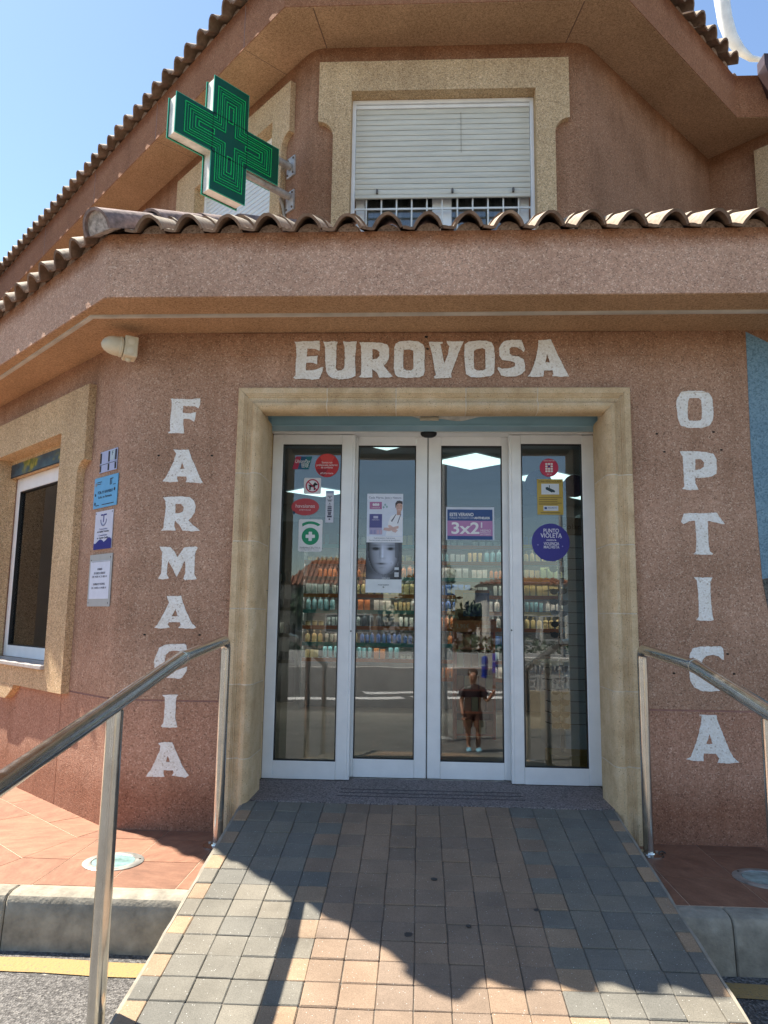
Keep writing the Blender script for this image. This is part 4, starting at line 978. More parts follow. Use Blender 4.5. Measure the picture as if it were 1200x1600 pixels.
# ================================================================== STICKERS ON THE GLASS
def disc(F, u, z, r_, v, m, parent=None, name='disc', sx=1, n=36, th=.0008):
    mb = MB(); mb.prism([(u+r_*sx*math.cos(2*math.pi*i/n), z+r_*math.sin(2*math.pi*i/n)) for i in range(n)], v, v+th, lambda a, h, b: F(a, h, b)); return mb.build(name, m, parent)
def rect(F, u0, u1, z0, z1, v, m, parent=None, name='panel', r_=0, th=.0008, shear=0):
    if r_:
        P = []
        for cx, cz, a0 in ((u1-r_, z1-r_, 0), (u0+r_, z1-r_, 90), (u0+r_, z0+r_, 180), (u1-r_, z0+r_, 270)):
            P += [(cx+r_*math.cos(R(a0+k*22.5)), cz+r_*math.sin(R(a0+k*22.5))) for k in range(5)]
    else: P = [(u0, z0), (u1, z0), (u1+shear, z1), (u0+shear, z1)]
    mb = MB(); mb.prism(P, v, v+th, lambda a, h, b: F(a, h, b)); return mb.build(name, m, parent)
def poly(F, P, v, m, parent=None, name='print', th=.0006):
    mb = MB(); mb.prism(P, v, v+th, lambda a, h, b: F(a, h, b)); return mb.build(name, m, parent)
WHITE = (.80, .80, .80)
v0 = -.0155
# bank-card sticker
s = rect(FL1, -.836, -.728, 1.955, 2.040, v0, ink((.02, .10, .22)), None, 'sticker', shear=.022); tag(s, 'slanted red and blue payment card sticker at the top of the left door glass', 'sticker')
rect(FL1, -.836, -.800, 1.955, 2.040, v0+.001, ink((.42, .03, .08)), s, 'red_band', shear=.022); rect(FL1, -.765, -.728, 1.955, 2.040, v0+.001, ink((.01, .16, .20)), s, 'teal_band', shear=.022)
text('UnionPay', FL1, -.770, 2.007, v0+.0022, .034, ink(WHITE), s, .098, slant=.25); text('银联', FL1, -.752, 1.977, v0+.0022, .034, ink(WHITE), s, .05)
# red round sticker
s = disc(FL1, -.607, 1.981, .079, v0, ink((.52, .025, .03)), None, 'sticker'); tag(s, 'red round sticker with white lines of text at the top of the left door glass', 'sticker')
poly(FL1, [(-.607+.074*math.cos(R(a)), 1.981+.074*math.sin(R(a))) for a in range(50, 131, 8)]+[(-.63, 1.99), (-.58, 1.99)], v0+.001, ink((.66, .06, .05)), s, 'light_facet')
poly(FL1, [(-.607+.076*math.cos(R(a)), 1.981+.076*math.sin(R(a))) for a in range(200, 261, 8)]+[(-.60, 1.96)], v0+.001, ink((.30, .01, .02)), s, 'dark_facet')
text('Somos tus', FL1, -.607, 2.000, v0+.0022, .019, ink(WHITE), s, .070); text('profesionales sanitarios', FL1, -.607, 1.983, v0+.0022, .019, ink(WHITE), s, .138); text('de confianza', FL1, -.607, 1.967, v0+.0022, .019, ink(WHITE), s, .078); text('#TuFarmacia', FL1, -.607, 1.928, v0+.0022, .017, ink(WHITE), s, .085)
# no dogs
s = rect(FL1, -.755, -.643, 1.791, 1.897, v0, ink((.74, .72, .74)), None, 'sticker', r_=.008); tag(s, 'white square no-dogs sticker on the left door glass', 'sticker')
cx, cz = -.699, 1.844
mb = MB(); n = 36; ringp = [(cx+.045*math.cos(2*math.pi*i/n), cz+.045*math.sin(2*math.pi*i/n)) for i in range(n)]; rin = [(cx+.037*math.cos(2*math.pi*i/n), cz+.037*math.sin(2*math.pi*i/n)) for i in range(n)]
mb.prism(ringp, v0+.001, v0+.002, lambda a, h, b: FL1(a, h, b), rin); mb.build('red_ring', ink((.45, .01, .06)), s)
poly(FL1, [(cx-.026, cz+.010), (cx-.022, cz+.006), (cx+.004, cz+.008), (cx+.012, cz+.020), (cx+.018, cz+.026), (cx+.021, cz+.019), (cx+.034, cz+.012), (cx+.033, cz+.004), (cx+.020, cz+.003), (cx+.017, cz-.006), (cx+.018, cz-.028), (cx+.009, cz-.028), (cx+.008, cz-.008), (cx-.010, cz-.008), (cx-.012, cz-.028), (cx-.021, cz-.028), (cx-.020, cz-.004), (cx-.026, cz+.004)], v0+.001, ink((.01, .01, .01)), s, 'dog_print')
poly(FL1, [(cx-.031, cz+.025), (cx-.026, cz+.030), (cx+.031, cz-.025), (cx+.026, cz-.030)], v0+.0018, ink((.45, .01, .06)), s, 'red_bar')
# slim opening-hours strip
s = rect(FL1, -.609, -.557, 1.603, 1.812, v0, ink((.60, .62, .70)), None, 'sticker'); tag(s, 'tall narrow white strip of pictograms on the left door glass', 'sticker')
rect(FL1, -.609, -.557, 1.795, 1.812, v0+.001, ink((.30, .38, .55)), s, 'blue_head')
for k, (zc, ww, hh) in enumerate([(1.776, .030, .004), (1.766, .010, .008), (1.752, .034, .003), (1.745, .022, .006), (1.729, .008, .006), (1.718, .016, .004), (1.706, .026, .008), (1.695, .026, .008), (1.683, .028, .009), (1.671, .024, .008), (1.659, .020, .012), (1.643, .030, .012), (1.625, .010, .010)]):
    rect(FL1, -.583-ww/2, -.583+ww/2, zc-hh/2, zc+hh/2, v0+.001, ink((.06, .06, .10)), s, 'pictogram')
# flip-flop brand oval
s = disc(FL1, -.743, 1.705, .056, v0, ink((.48, .06, .07)), None, 'sticker', sx=1.62); tag(s, 'faded red oval sticker with brand name on the left door glass', 'sticker')
text('havaianas', FL1, -.743, 1.710, v0+.0014, .034, ink((.74, .66, .66)), s, .125); text('EYEWEAR', FL1, -.743, 1.684, v0+.0014, .013, ink((.74, .6, .6)), s, .075)
d_ = disc(FL1, -.816, 1.668, .009, v0, ink((.03, .08, .16)), None, 'sticker'); tag(d_, 'tiny dark blue dot sticker beside the red oval on the left door glass', 'sticker')
# green cross badge
s = rect(FL1, -.781, -.626, 1.413, 1.624, v0, ink((.76, .77, .78)), None, 'sticker', r_=.012); tag(s, 'white plaque sticker with green disc and white cross on the left door glass', 'sticker')
cx, cz = -.704, 1.512; GR_ = ink((.01, .28, .13))
disc(FL1, cx, cz, .056, v0+.001, GR_, s, 'green_disc')
rect(FL1, cx-.011, cx+.011, cz-.030, cz+.030, v0+.002, ink((.78, .79, .8)), s, 'white_cross_upright', r_=.004); rect(FL1, cx-.030, cx+.030, cz-.011, cz+.011, v0+.0024, ink((.78, .79, .8)), s, 'white_cross_bar', r_=.004)
arc = [(cx+.105*math.cos(R(a)), 1.505+.105*math.sin(R(a))) for a in range(52, 129, 7)]+[(cx+.088*math.cos(R(a)), 1.505+.088*math.sin(R(a))) for a in range(127, 51, -7)]
poly(FL1, arc, v0+.001, GR_, s, 'green_arc'); text('FARMACÉUTICS', FL1, cx, 1.437, v0+.0012, .017, ink((.12, .14, .14)), s, .132); text('Col·legi oficial · Alacant', FL1, cx, 1.424, v0+.0012, .009, ink((.2, .22, .22)), s, .12)

# poster 1: smiling pharmacist (generic) on pale blue
v1 = -.0155
P1_ = rect(FL2, -.344, -.107, 1.485, 1.808, v1, ink((.66, .72, .84)), None, 'poster'); tag(P1_, 'pale blue poster of a pharmacist with folded arms on the second door leaf', 'poster')
def pr(P, c, dv, name='print'): return poly(FL2, P, v1+dv, ink(c), P1_, name)
def fx(u, v): return (-.344+.237*u, 1.485+.323*v)   # 0..1 across the sheet
def pf(P, c, dv=.0008, name='print'): return pr([fx(*q) for q in P], c, dv, name)
pf([(0, .88), (1, .88), (1, 1), (0, 1)], (.72, .76, .86)); pf([(0, 0), (1, 0), (1, .12), (0, .12)], (.78, .80, .84))
text('Cada Marca, Java y Natura', FL2, -.226, 1.781, v1+.002, .020, ink((.10, .13, .25)), P1_, .215)
pf([(.07, .68), (.41, .68), (.41, .83), (.07, .83)], (.42, .17, .33), .0014); pf([(.07, .30), (.42, .30), (.42, .58), (.07, .58)], (.10, .10, .28), .0014); pf([(.07, .16), (.42, .16), (.42, .30), (.07, .30)], (.42, .38, .55), .0014)
for dx, rot in ((-.055, -.6), (0, 0), (.055, .6)):
    P = []
    for k in range(12):
        a = 2*math.pi*k/12; x = .035*math.cos(a); y = .035*math.sin(a)*1.0+.01; P.append((.245+dx+x*math.cos(rot)+y*math.sin(rot), .765-x*math.sin(rot)*.7+y*.9*math.cos(rot)))
    pf(P, (.78, .74, .80), .0022+.0002*rot, 'petal')
text('CANASTILLA', FL2, -.287, 1.714, v1+.0025, .011, ink((.8, .76, .8)), P1_, .055)
pf([(.18, .49), (.31, .49), (.31, .54), (.18, .54)], (.5, .5, .64), .0022); text('LABORATORIO', FL2, -.287, 1.633, v1+.0025, .009, ink((.7, .7, .8)), P1_, .05)
for i in range(4): pf([(.10+.09*i, .17), (.16+.09*i, .17), (.16+.09*i, .25), (.10+.09*i, .25)], random.choice([(.62, .6, .74), (.3, .3, .5), (.55, .4, .5)]), .0022)
for q in ((.50, .77), (.46, .72), (.55, .73)): pf([(q[0]-.03, q[1]), (q[0], q[1]-.03), (q[0]+.03, q[1]), (q[0], q[1]+.03)], (.25, .42, .45), .0018)
pf([(.52, .13), (.98, .13), (.99, .50), (.93, .56), (.86, .60), (.80, .58), (.66, .54), (.60, .42), (.56, .26)], (.80, .82, .87), .0016, 'coat')
pf([(.83, .56), (.94, .56), (.94, .66), (.83, .66)], (.52, .32, .26), .0022, 'neck')
pf([(.80+.09*math.cos(R(a))+.095, .73+.105*math.sin(R(a))) for a in range(0, 360, 24)], (.60, .38, .31), .0026, 'face')
pf([(.79, .70), (.785, .80), (.83, .85), (.90, .86), (.985, .84), (.985, .78), (.93, .80), (.86, .80), (.82, .77), (.80, .72)], (.06, .045, .05), .0032, 'hair')
pf([(.85, .68), (.95, .68), (.92, .66), (.88, .66)], (.75, .5, .48), .0034, 'smile')
for x in (.85, .94): pf([(x-.015, .745), (x+.015, .745), (x+.015, .755), (x-.015, .755)], (.08, .05, .05), .0034, 'eye')
pf([(.46, .25), (.62, .23), (.88, .29), (.88, .34), (.70, .31), (.60, .30), (.48, .30)], (.62, .42, .38), .0028, 'forearm'); pf([(.58, .34), (.64, .36), (.86, .25), (.80, .20), (.72, .22)], (.66, .46, .42), .0024, 'forearm')
pf([(.80, .58), (.82, .58), (.70, .42), (.66, .44), (.68, .45)], (.12, .12, .16), .0022, 'stethoscope'); pf([(.93, .58), (.95, .58), (.86, .38), (.845, .40)], (.12, .12, .16), .0022, 'stethoscope')
text('Cada farmacéutica. Cada farmacia.', FL2, -.226, 1.513, v1+.002, .011, ink((.1, .12, .2)), P1_, .14); text('Consulta, consejo y productos de dermofarmacia', FL2, -.226, 1.499, v1+.002, .011, ink((.1, .12, .2)), P1_, .205)
# poster 2: grey close-up face
P2_ = rect(FL2, -.346, -.112, 1.157, 1.4845, v1, ink((.035, .055, .085)), None, 'poster'); tag(P2_, 'dark grey close-up beauty poster of a face below the pharmacist poster', 'poster')
def fy(u, v): return (-.346+.234*u, 1.157+.3275*v)
def pg(P, c, dv=.0008, name='print'): return poly(FL2, [fy(*q) for q in P], v1+dv, ink(c), P2_, name)
pg([(0, 0), (1, 0), (1, .265), (0, .265)], (.72, .76, .77), .0014, 'white_foot')
def face_print():
    """the printed face: a fine grid of grey dots, every cell its own printed tone"""
    nx, ny = 46, 50; vs = []; fs = []; cols = []
    def g(x, y, cx, cy, sx, sy): return math.exp(-((x-cx)/sx)**2-((y-cy)/sy)**2)
    for j in range(ny):
        for i in range(nx):
            x = (i+.5)/nx; y = .265+(.735)*(j+.5)/ny
            # face mask: oval chin at .36, wider above
            half = .40*math.sqrt(max(0, 1-((y-.86)/.50)**2)) if y < .86 else .40
            e = (half-abs(x-.50))*18; m_ = 1/(1+math.exp(-max(-20, min(20, e))))
            t_ = .40+.22*g(x, y, .62, .66, .20, .20)+.12*g(x, y, .48, .9, .25, .1)-.16*max(0, (.34-x)*2.2)-.10*max(0, (x-.82)*3)
            t_ += .20*g(x, y, .455, .78, .035, .13)-.14*g(x, y, .395, .80, .035, .12)-.12*g(x, y, .47, .685, .07, .022)+.12*g(x, y, .455, .715, .03, .02)
            for ex in (.28, .68):
                t_ += -.48*g(x, y, ex, .868, .085, .024)-.20*g(x, y, ex, .895, .12, .03)-.20*g(x, y, ex, .945, .13, .014)+.12*g(x, y, ex+.05, .868, .018, .008)
            t_ += -.32*g(x, y, .44, .578, .13, .016)-.10*g(x, y, .44, .556, .10, .022)+.05*g(x, y, .44, .535, .07, .012)-.08*g(x, y, .44, .50, .08, .02)
            t_ += -.22*g(x, y, .71, .585, .022, .018)+.16*g(x, y, .73, .585, .05, .04)
            neck = g(x, y, .34, .30, .26, .10)*.20
            hair = .03+.05*g(x, y, .95, .8, .12, .2)+.02*math.sin(x*60+y*20)*(x > .8)
            v = m_*t_+(1-m_)*(hair+neck); v = max(.015, (v-.36)*1.35+.33) if m_ > .3 else max(.02, v)
            if x > .80 and y > .62 and (x-.80)*1.6+(y-.62) > .12+.05*math.sin(y*40): v = v*.35+.05
            k = len(vs); x0, x1 = i/nx, (i+1)/nx; y0, y1 = .265+.735*j/ny, .265+.735*(j+1)/ny
            vs += [FL2(*(lambda q: (q[0], v1+.0012, q[1]))(fy(a, b))) for a, b in ((x0, y0), (x1, y0), (x1, y1), (x0, y1))]; fs.append((k, k+1, k+2, k+3)); cols.append((v*.88, v*.95, v*1.12, 1))
    mb = MB(); mb.v = vs; mb.f = fs
    m, t, p = _nt('printed_portrait'); at = node(t, 'ShaderNodeVertexColor'); at.layer_name = 'ink'; t.links.new(mixc(t, at.outputs[0], ramp(t, noise(t, world_co(t), 400, 2), [(.3, .94), (.7, 1.04)]), 1.0, 'MULTIPLY'), p.inputs['Base Color']); p.inputs['Roughness'].default_value = .4
    o = mb.build('portrait_print', m, P2_); ca_ = o.data.color_attributes.new('ink', 'FLOAT_COLOR', 'CORNER')
    for pi, pl in enumerate(o.data.polygons):
        for li in pl.loop_indices: ca_.data[li].color = cols[pi]
face_print()
for z in (.475, .375, .335): pg([(.80, z-.02), (.92, z-.02), (.92, z+.03), (.80, z+.03)], (.6, .64, .68), .0026, 'badge')
text('SERUM', FL2, -.215, 1.25, v1+.0028, .014, ink((.7, .74, .78)), P2_, .05); text('MARTIDERM', FL2, -.229, 1.207, v1+.0028, .013, ink((.10, .12, .14)), P2_, .07); text('✶', FL2, -.229, 1.192, v1+.0028, .02, ink((.1, .14, .12)), P2_)
# 3x2 offer
FL3b = FL3; s = rect(FL3, .176, .489, 1.506, 1.722, v1, ink((.62, .66, .74)), None, 'poster'); tag(s, 'blue and pink 3x2 summer offer poster on the third door leaf', 'poster')
rect(FL3, .184, .478, 1.508, 1.706, v1+.0012, ink((.035, .085, .24)), s, 'blue_field'); rect(FL3, .184, .478, 1.532, 1.632, v1+.0024, ink((.46, .22, .42)), s, 'pink_field')
text('ESTE VERANO', FL3, .198, 1.672, v1+.0028, .030, ink(WHITE), s, .155, 'LEFT', bold=.0006); text('PORQUE PROTEGERTE CON', FL3, .198, 1.650, v1+.0028, .019, ink((.55, .6, .72)), s, .160, 'LEFT'); text('ANTHELIOS', FL3, .360, 1.650, v1+.0028, .020, ink(WHITE), s, .10, 'LEFT', bold=.0006)
text('3x2', FL3, .205, 1.579, v1+.0036, .105, ink(WHITE), s, .182, 'LEFT', bold=.0022); text('MISMO', FL3, .398, 1.567, v1+.0036, .020, ink(WHITE), s, .066, 'LEFT'); text('PRODUCTO', FL3, .398, 1.554, v1+.0036, .012, ink(WHITE), s, .066, 'LEFT'); text('EN CUERPO', FL3, .398, 1.542, v1+.0036, .012, ink(WHITE), s, .066, 'LEFT')
rect(FL3, .402, .411, 1.585, 1.622, v1+.0036, ink((.74, .72, .76)), s, 'tube_print', r_=.003)
# right leaf: red alarm disc, yellow camera notice, violet point
s = disc(FL4, .836, 1.972, .060, v0, ink((.55, .04, .10)), None, 'sticker'); tag(s, 'red round alarm sticker with white grid at the top of the right door glass', 'sticker')
for r_ in range(4):
    for c in range(3): rect(FL4, .812+.017*c, .826+.017*c, 1.990-.016*r_, 2.002-.016*r_, v0+.001, ink((.05, .06, .25)) if (r_, c) == (1, 1) else ink(WHITE), s, 'white_block', r_=.003)
text('CENTRAL RECEPTORA', FL4, .836, 2.017, v0+.0012, .012, ink(WHITE), s, .07); text('24 H', FL4, .836, 1.928, v0+.0012, .013, ink(WHITE), s, .03)
s = rect(FL4, .757, .922, 1.665, 1.896, v0, ink((.52, .37, .07)), None, 'sign'); tag(s, 'yellow video surveillance notice on the right door glass', 'sign')
rect(FL4, .784, .897, 1.796, 1.866, v0+.001, ink((.68, .74, .80)), s, 'white_panel'); text('ZONA VIDEOVIGILADA', FL4, .8395, 1.880, v0+.0012, .019, ink((.05, .04, .03)), s, .148)
poly(FL4, [(.811, 1.842), (.822, 1.845), (.862, 1.826), (.872, 1.819), (.868, 1.809), (.856, 1.812), (.849, 1.809), (.812, 1.829)], v0+.002, ink((.02, .05, .06)), s, 'camera_print'); rect(FL4, .834, .838, 1.838, 1.856, v0+.002, ink((.02, .05, .06)), s, 'camera_arm')
for k, zc in enumerate((1.775, 1.763, 1.750, 1.740, 1.732)): rect(FL4, .768, .912 if k in (0, 3) else .885, zc-.0015, zc+.0015, v0+.001, ink((.12, .08, .03)), s, 'text_line')
rect(FL4, .796, .890, 1.690, 1.722, v0+.001, ink((.66, .70, .76)), s, 'logo_panel'); rect(FL4, .802, .818, 1.700, 1.714, v0+.002, ink((.03, .06, .2)), s, 'logo_block'); text('SEGURIDAD', FL4, .853, 1.709, v0+.0022, .014, ink((.05, .08, .25)), s, .058); rect(FL4, .778, .901, 1.675, 1.679, v0+.001, ink((.12, .08, .03)), s, 'text_line')
s = disc(FL4, .838, 1.487, .121, v0, ink((.045, .04, .27)), None, 'sticker', sx=.99); tag(s, 'large violet round sticker with white lettering on the right door glass', 'sticker')
for tx, z, sz, wd_ in (('PUNTO', 1.560, .036, .098), ('VIOLETA', 1.529, .040, .135), ('contra la', 1.502, .016, .062), ('VIOLENCIA', 1.478, .026, .098), ('MACHISTA', 1.456, .026, .098)):
    text(tx, FL4, .842, z, v0+.0012, sz, ink((.74, .74, .82)), s, wd_, bold=.0005)
for q in ((.900, 1.515), (.912, 1.462), (.757, 1.47)): disc(FL4, q[0], q[1], .004, v0+.001, ink((.3, .3, .6)), s, 'pale_dot', n=12)
# dark violet discs hanging inside
for x, z, r_, nm_ in ((.775, 1.875, .088, 'dark violet paper disc behind the yellow notice'), (1.005, 1.86, .074, 'dark violet paper disc at the right edge of the right door glass')):
    F_ = frame((0, .60, 0), (1, 0, 0), (0, -1, 0)); s = disc(F_, x, z, r_, 0, ink((.035, .022, .075)), None, 'paper_disc', th=.002); tag(s, nm_, 'disc')

# ================================================================== PLATES ON THE LEFT WALL
def plate(u0, u1, z0, z1, c, label, name='sign_plate', m=None):
    s = rect(LEFT, u0, u1, z0, z1, .003, m or ink(c, .35), None, name, th=.004); return tag(s, label, 'sign')
DK = (.03, .035, .06)
s = plate(-.385, -.155, 1.860, 1.993, (.42, .47, .66), 'topmost small notice plate on the left wall, pale lilac with black bars')
for u in (-.372, -.262, -.170): rect(LEFT, u-.010, u+.010, 1.866, 1.905, .0075, ink((.01, .01, .015)), s, 'black_bar'); rect(LEFT, u-.010, u+.010, 1.920, 1.985, .0075, ink((.01, .01, .015)), s, 'black_bar')
rect(LEFT, -.242, -.186, 1.925, 1.985, .0078, ink((.45, .55, .60)), s, 'pale_panel'); text('F', LEFT, -.213, 1.965, .009, .04, ink(DK), s)
rect(LEFT, -.385, -.155, 1.908, 1.911, .0079, ink(DK), s, 'text_line')
s = plate(-.440, -.125, 1.640, 1.832, (.14, .42, .68), 'light blue practice plate with dark text, second on the left wall')
text('FCIA. M. NAVARRO', LEFT, -.283, 1.735, .0078, .026, ink(DK), s, .20); text('Lcda. en Farmacia', LEFT, -.283, 1.706, .0078, .022, ink(DK), s, .18)
for u0, u1, z in ((-.40, -.34, 1.80), (-.40, -.35, 1.788), (-.405, -.36, 1.655), (-.32, -.16, 1.655)): rect(LEFT, u0, u1, z, z+.005, .0075, ink(DK), s, 'text_line')
for u, z, r_ in ((-.415, 1.79, .012), (-.415, 1.725, .009), (-.16, 1.74, .010), (-.415, 1.67, .010)): disc(LEFT, u, z, r_, .0075, ink((.30, .28, .30)) if r_ > .011 else ink(DK), s, 'emblem', n=14)
rect(LEFT, -.225, -.185, 1.806, 1.812, .0075, ink(DK), s, 'emblem_bar'); rect(LEFT, -.225, -.217, 1.772, 1.806, .0075, ink(DK), s, 'emblem_bar'); rect(LEFT, -.207, -.201, 1.772, 1.806, .0075, ink(DK), s, 'emblem_bar'); rect(LEFT, -.185, -.150, 1.768, 1.772, .0075, ink(DK), s, 'text_line')
s = plate(-.395, -.157, 1.383, 1.617, (.62, .64, .74), 'white and navy quality plate with anchor-like emblem, third on the left wall')
NV = (.012, .018, .20)
P = [(-.395, 1.383), (-.157, 1.383), (-.157, 1.437)]+[(-.157-.012*k, 1.437+.013*math.sin(k*.55)) for k in range(1, 7)]+[(-.26, 1.425)]+[(-.27-.012*k, 1.43+.013*math.sin(k*.45+.2)) for k in range(0, 10)]+[(-.395, 1.425)]
poly(LEFT, P, .0075, ink(NV), s, 'navy_wave', .001)
rect(LEFT, -.318, -.287, 1.588, 1.597, .0075, ink(NV), s, 'emblem_bar'); rect(LEFT, -.278, -.240, 1.588, 1.597, .0075, ink(NV), s, 'emblem_bar'); rect(LEFT, -.283, -.273, 1.548, 1.592, .0075, ink(NV), s, 'emblem_bar')
mb = MB(); n = 14; mb.prism([(-.278+.042*math.cos(R(180+180*k/n)), 1.565+.042*math.sin(R(180+180*k/n))) for k in range(n+1)]+[(-.278+.034*math.cos(R(360-180*k/n)), 1.565+.034*math.sin(R(360-180*k/n))) for k in range(n+1)], .0075, .009, lambda a, h, b: LEFT(a, h, b)); mb.build('emblem_hook', ink((.2, .22, .35)), s)
text('Compromiso', LEFT, -.277, 1.506, .0078, .016, ink((.25, .25, .4)), s, .11); text('de Calidad Turística', LEFT, -.277, 1.490, .0078, .016, ink(DK), s, .155); text('Commitment', LEFT, -.277, 1.468, .0078, .016, ink((.25, .25, .4)), s, .11); text('to Tourism Quality', LEFT, -.277, 1.452, .0078, .016, ink(DK), s, .150)
for u in (-.383, -.169): disc(LEFT, u, 1.605, .004, .0075, ink((.01, .01, .01)), s, 'screw', n=10)
s = plate(-.432, -.131, 1.040, 1.353, (.42, .43, .42), 'grey-backed opening hours sheet in a clear sleeve, lowest on the left wall')
rect(LEFT, -.412, -.150, 1.085, 1.312, .0078, ink((.66, .70, .80)), s, 'paper'); rect(LEFT, -.400, -.150, 1.306, 1.309, .0092, ink((.35, .37, .4)), s, 'text_line')
for tx, z, wd_ in (('HORARIO', 1.262, .065), ('DE LUNES A SÁBADO', 1.238, .150), ('DE 9:00 A 21:00 H', 1.217, .195), ('DOMINGOS Y FESTIVOS', 1.172, .155), ('DE 10:00 A 14:00 H', 1.150, .195)): text(tx, LEFT, -.282, z, .0092, .018, ink((.10, .10, .13)), s, wd_)
for u, z in ((-.415, 1.062), (-.152, 1.06), (-.152, 1.33), (-.41, 1.32)): disc(LEFT, u, z, .004, .0078, ink((.02, .02, .02)), s, 'screw', n=10)

# ================================================================== SECURITY LAMP ON THE CORNER
Lm = thing('wall_light', (-1.72, -.02, 2.55), 'cream bullet-shaped wall light with junction box under the canopy corner', 'light')
d0 = Vector((-.86, -.50, .03)).normalized(); up = Vector((0, 0, 1)); sd = d0.cross(up).normalized(); up2 = sd.cross(d0)
o_ = Vector((-1.725, -.068, 2.552))
Fl = lambda x, y, z: tuple(o_+sd*x+up2*y+d0*z)
mb = MB(); mb.lathe([(.044, .028), (.060, .034), (.062, .046), (.057, .051), (.057, .072), (.054, .094), (.047, .115), (.036, .133), (.021, .146), (.002, .152)], 24, Fl); mb.build('lamp_dome', M['ivory'], Lm, smooth=35)
MB().box((-.055, -.062, -.048), (.055, .062, .028), Fl, bev=.006).build('junction_box', M['ivory'], Lm)
for y in (-.028, .026): MB().lathe([(.020, 0), (.020, .003), (.015, .0045), (.001, .0045)], 16, lambda a, b, c, y=y: Fl(-.055-c, y+a, -.008+b)).build('knockout_cap', simple('cap_ivory', (.66, .60, .46), .5, .05, 9), Lm, smooth=30)
mb = MB(); mb.lathe([(.016, 0), (.017, .02), (.010, .032)], 14, lambda a, b, c: Fl(a*.9, -.062-c*.6, -.005+b)); mb.build('cable_gland', M['ivory'], Lm, smooth=30)

# ================================================================== PHARMACY CROSS
CP = Vector((-1.024, 1.184, 0)); CO = Vector((-.663, -.749, 0)).normalized(); CS = Vector((.749, -.663, 0)).normalized()
X_ = thing('pharmacy_cross', (CP.x, CP.y, 4.4), 'green neon pharmacy cross sign on a two-arm wall bracket', 'sign')
# local (a: out from the wall, h: towards the viewer side, b: z)
FX = lambda a, h, b: tuple(CP+CO*a+CS*h+Vector((0, 0, b)))
ca, cz, hw, hl = .611, 4.410, .148, .438
def crossp(w_, l_, la=None):
    return [(ca-w_, cz+l_), (ca+w_, cz+l_), (ca+w_, cz+w_), (ca+l_, cz+w_), (ca+l_, cz-w_), (ca+w_, cz-w_), (ca+w_, cz-l_), (ca-w_, cz-l_), (ca-w_, cz-w_), (ca-l_, cz-w_), (ca-l_, cz+w_), (ca-w_, cz+w_)]
mb = MB(); mb.prism(crossp(.140, .430), -.052, .042, FX); mb.build('casing', M['cross_case'], X_)
for h0, h1 in ((.042, .050), (-.060, -.052)):
    mb = MB(); mb.prism(crossp(hw, hl), h0, h1, FX); mb.build('front_panel' if h0 > 0 else 'rear_panel', M['green_acrylic'], X_)
    mb = MB(); mb.prism(crossp(hw+.0035, hl+.0035), h0-.0, h1, FX, crossp(hw, hl)); mb.build('panel_edge', M['green_edge'], X_)
for sd_, hf in ((1, .0502), (-1, -.0602)):
    for k, (w_, l_) in enumerate(((.118, .372), (.100, .352), (.082, .332), (.064, .312), (.044, .288))):
        o1 = crossp(w_, l_); o2 = crossp(w_-.0055, l_-.0055); mb = MB(); mb.prism(o1, hf, hf+sd_*.004, FX, o2); mb.build('neon_tube', M['tube'] if k % 2 == 0 else M['tube_b'], X_)
    for ax in (0,):
        for sg in (1, -1):
            for (p, q) in (((ca-.022, ca+.022), (cz+sg*.13, cz+sg*.262)), ((ca+sg*.13, ca+sg*.262), (cz-.022, cz+.022))):
                P = [(p[0], q[0]), (p[1], q[0]), (p[1], q[1]), (p[0], q[1])]; mx_, mn = max(p), min(p); mz, nz = max(q), min(q); e = .006
                mb = MB(); mb.prism([(mn, nz), (mx_, nz), (mx_, mz), (mn, mz)], hf, hf+sd_*.004, FX, [(mn+e, nz+e), (mx_-e, nz+e), (mx_-e, mz-e), (mn+e, mz-e)]); mb.build('neon_tube', M['tube'], X_)
    for P in ([(ca-hw, cz+hw-.002), (ca+hw, cz+hw-.002), (ca+hw, cz+hw+.002), (ca-hw, cz+hw+.002)], [(ca-hw, cz-hw-.002), (ca+hw, cz-hw-.002), (ca+hw, cz-hw+.002), (ca-hw, cz-hw+.002)], [(ca-hw-.002, cz-hw+.0025), (ca-hw+.002, cz-hw+.0025), (ca-hw+.002, cz+hw-.0025), (ca-hw-.002, cz+hw-.0025)], [(ca+hw-.002, cz-hw+.0025), (ca+hw+.002, cz-hw+.0025), (ca+hw+.002, cz+hw-.0025), (ca+hw-.002, cz+hw-.0025)]):
        mb = MB(); mb.prism(P, hf, hf+sd_*.0048, FX); mb.build('panel_seam', ink((.0, .02, .02)), X_)
for zc in (4.530, 4.238):
    MB().tube([FX(.17 if zc > 4.4 else .45, -.005, zc-(.02 if zc > 4.4 else -.02)), FX(.02, -.005, zc-(.02 if zc > 4.4 else -.02))], .028, 14).build('bracket_arm', M['galv'], X_, smooth=True)
    pl = MB().box((-.052, -.004, zc-.105), (.052, .016, zc+.065), lambda a, v_, z: tuple(CP+Vector((C45, -C45, 0))*a+Vector((-C45, -C45, 0))*v_+Vector((0, 0, z))), bev=.003).build('bracket_plate', M['galv'], X_)
    for a_ in (-.036, .036):
        for z_ in (-.08, .042): MB().lathe([(.009, 0), (.009, .006), (.004, .008)], 8, lambda x, y, c, a_=a_, z_=z_, zc=zc: tuple(CP+Vector((C45, -C45, 0))*(a_+x)+Vector((-C45, -C45, 0))*(.016+c)+Vector((0, 0, zc+z_+y)))).build('bolt', ink((.12, .08, .05)), pl)
cb = MB().tube([FX(.06, -.06, 4.25), FX(.03, -.065, 4.20), FX(-.0, -.07, 4.1), FX(.0, -.07, 3.85)], .012, 10).build('cable_conduit', M['conduit'], None, smooth=True)
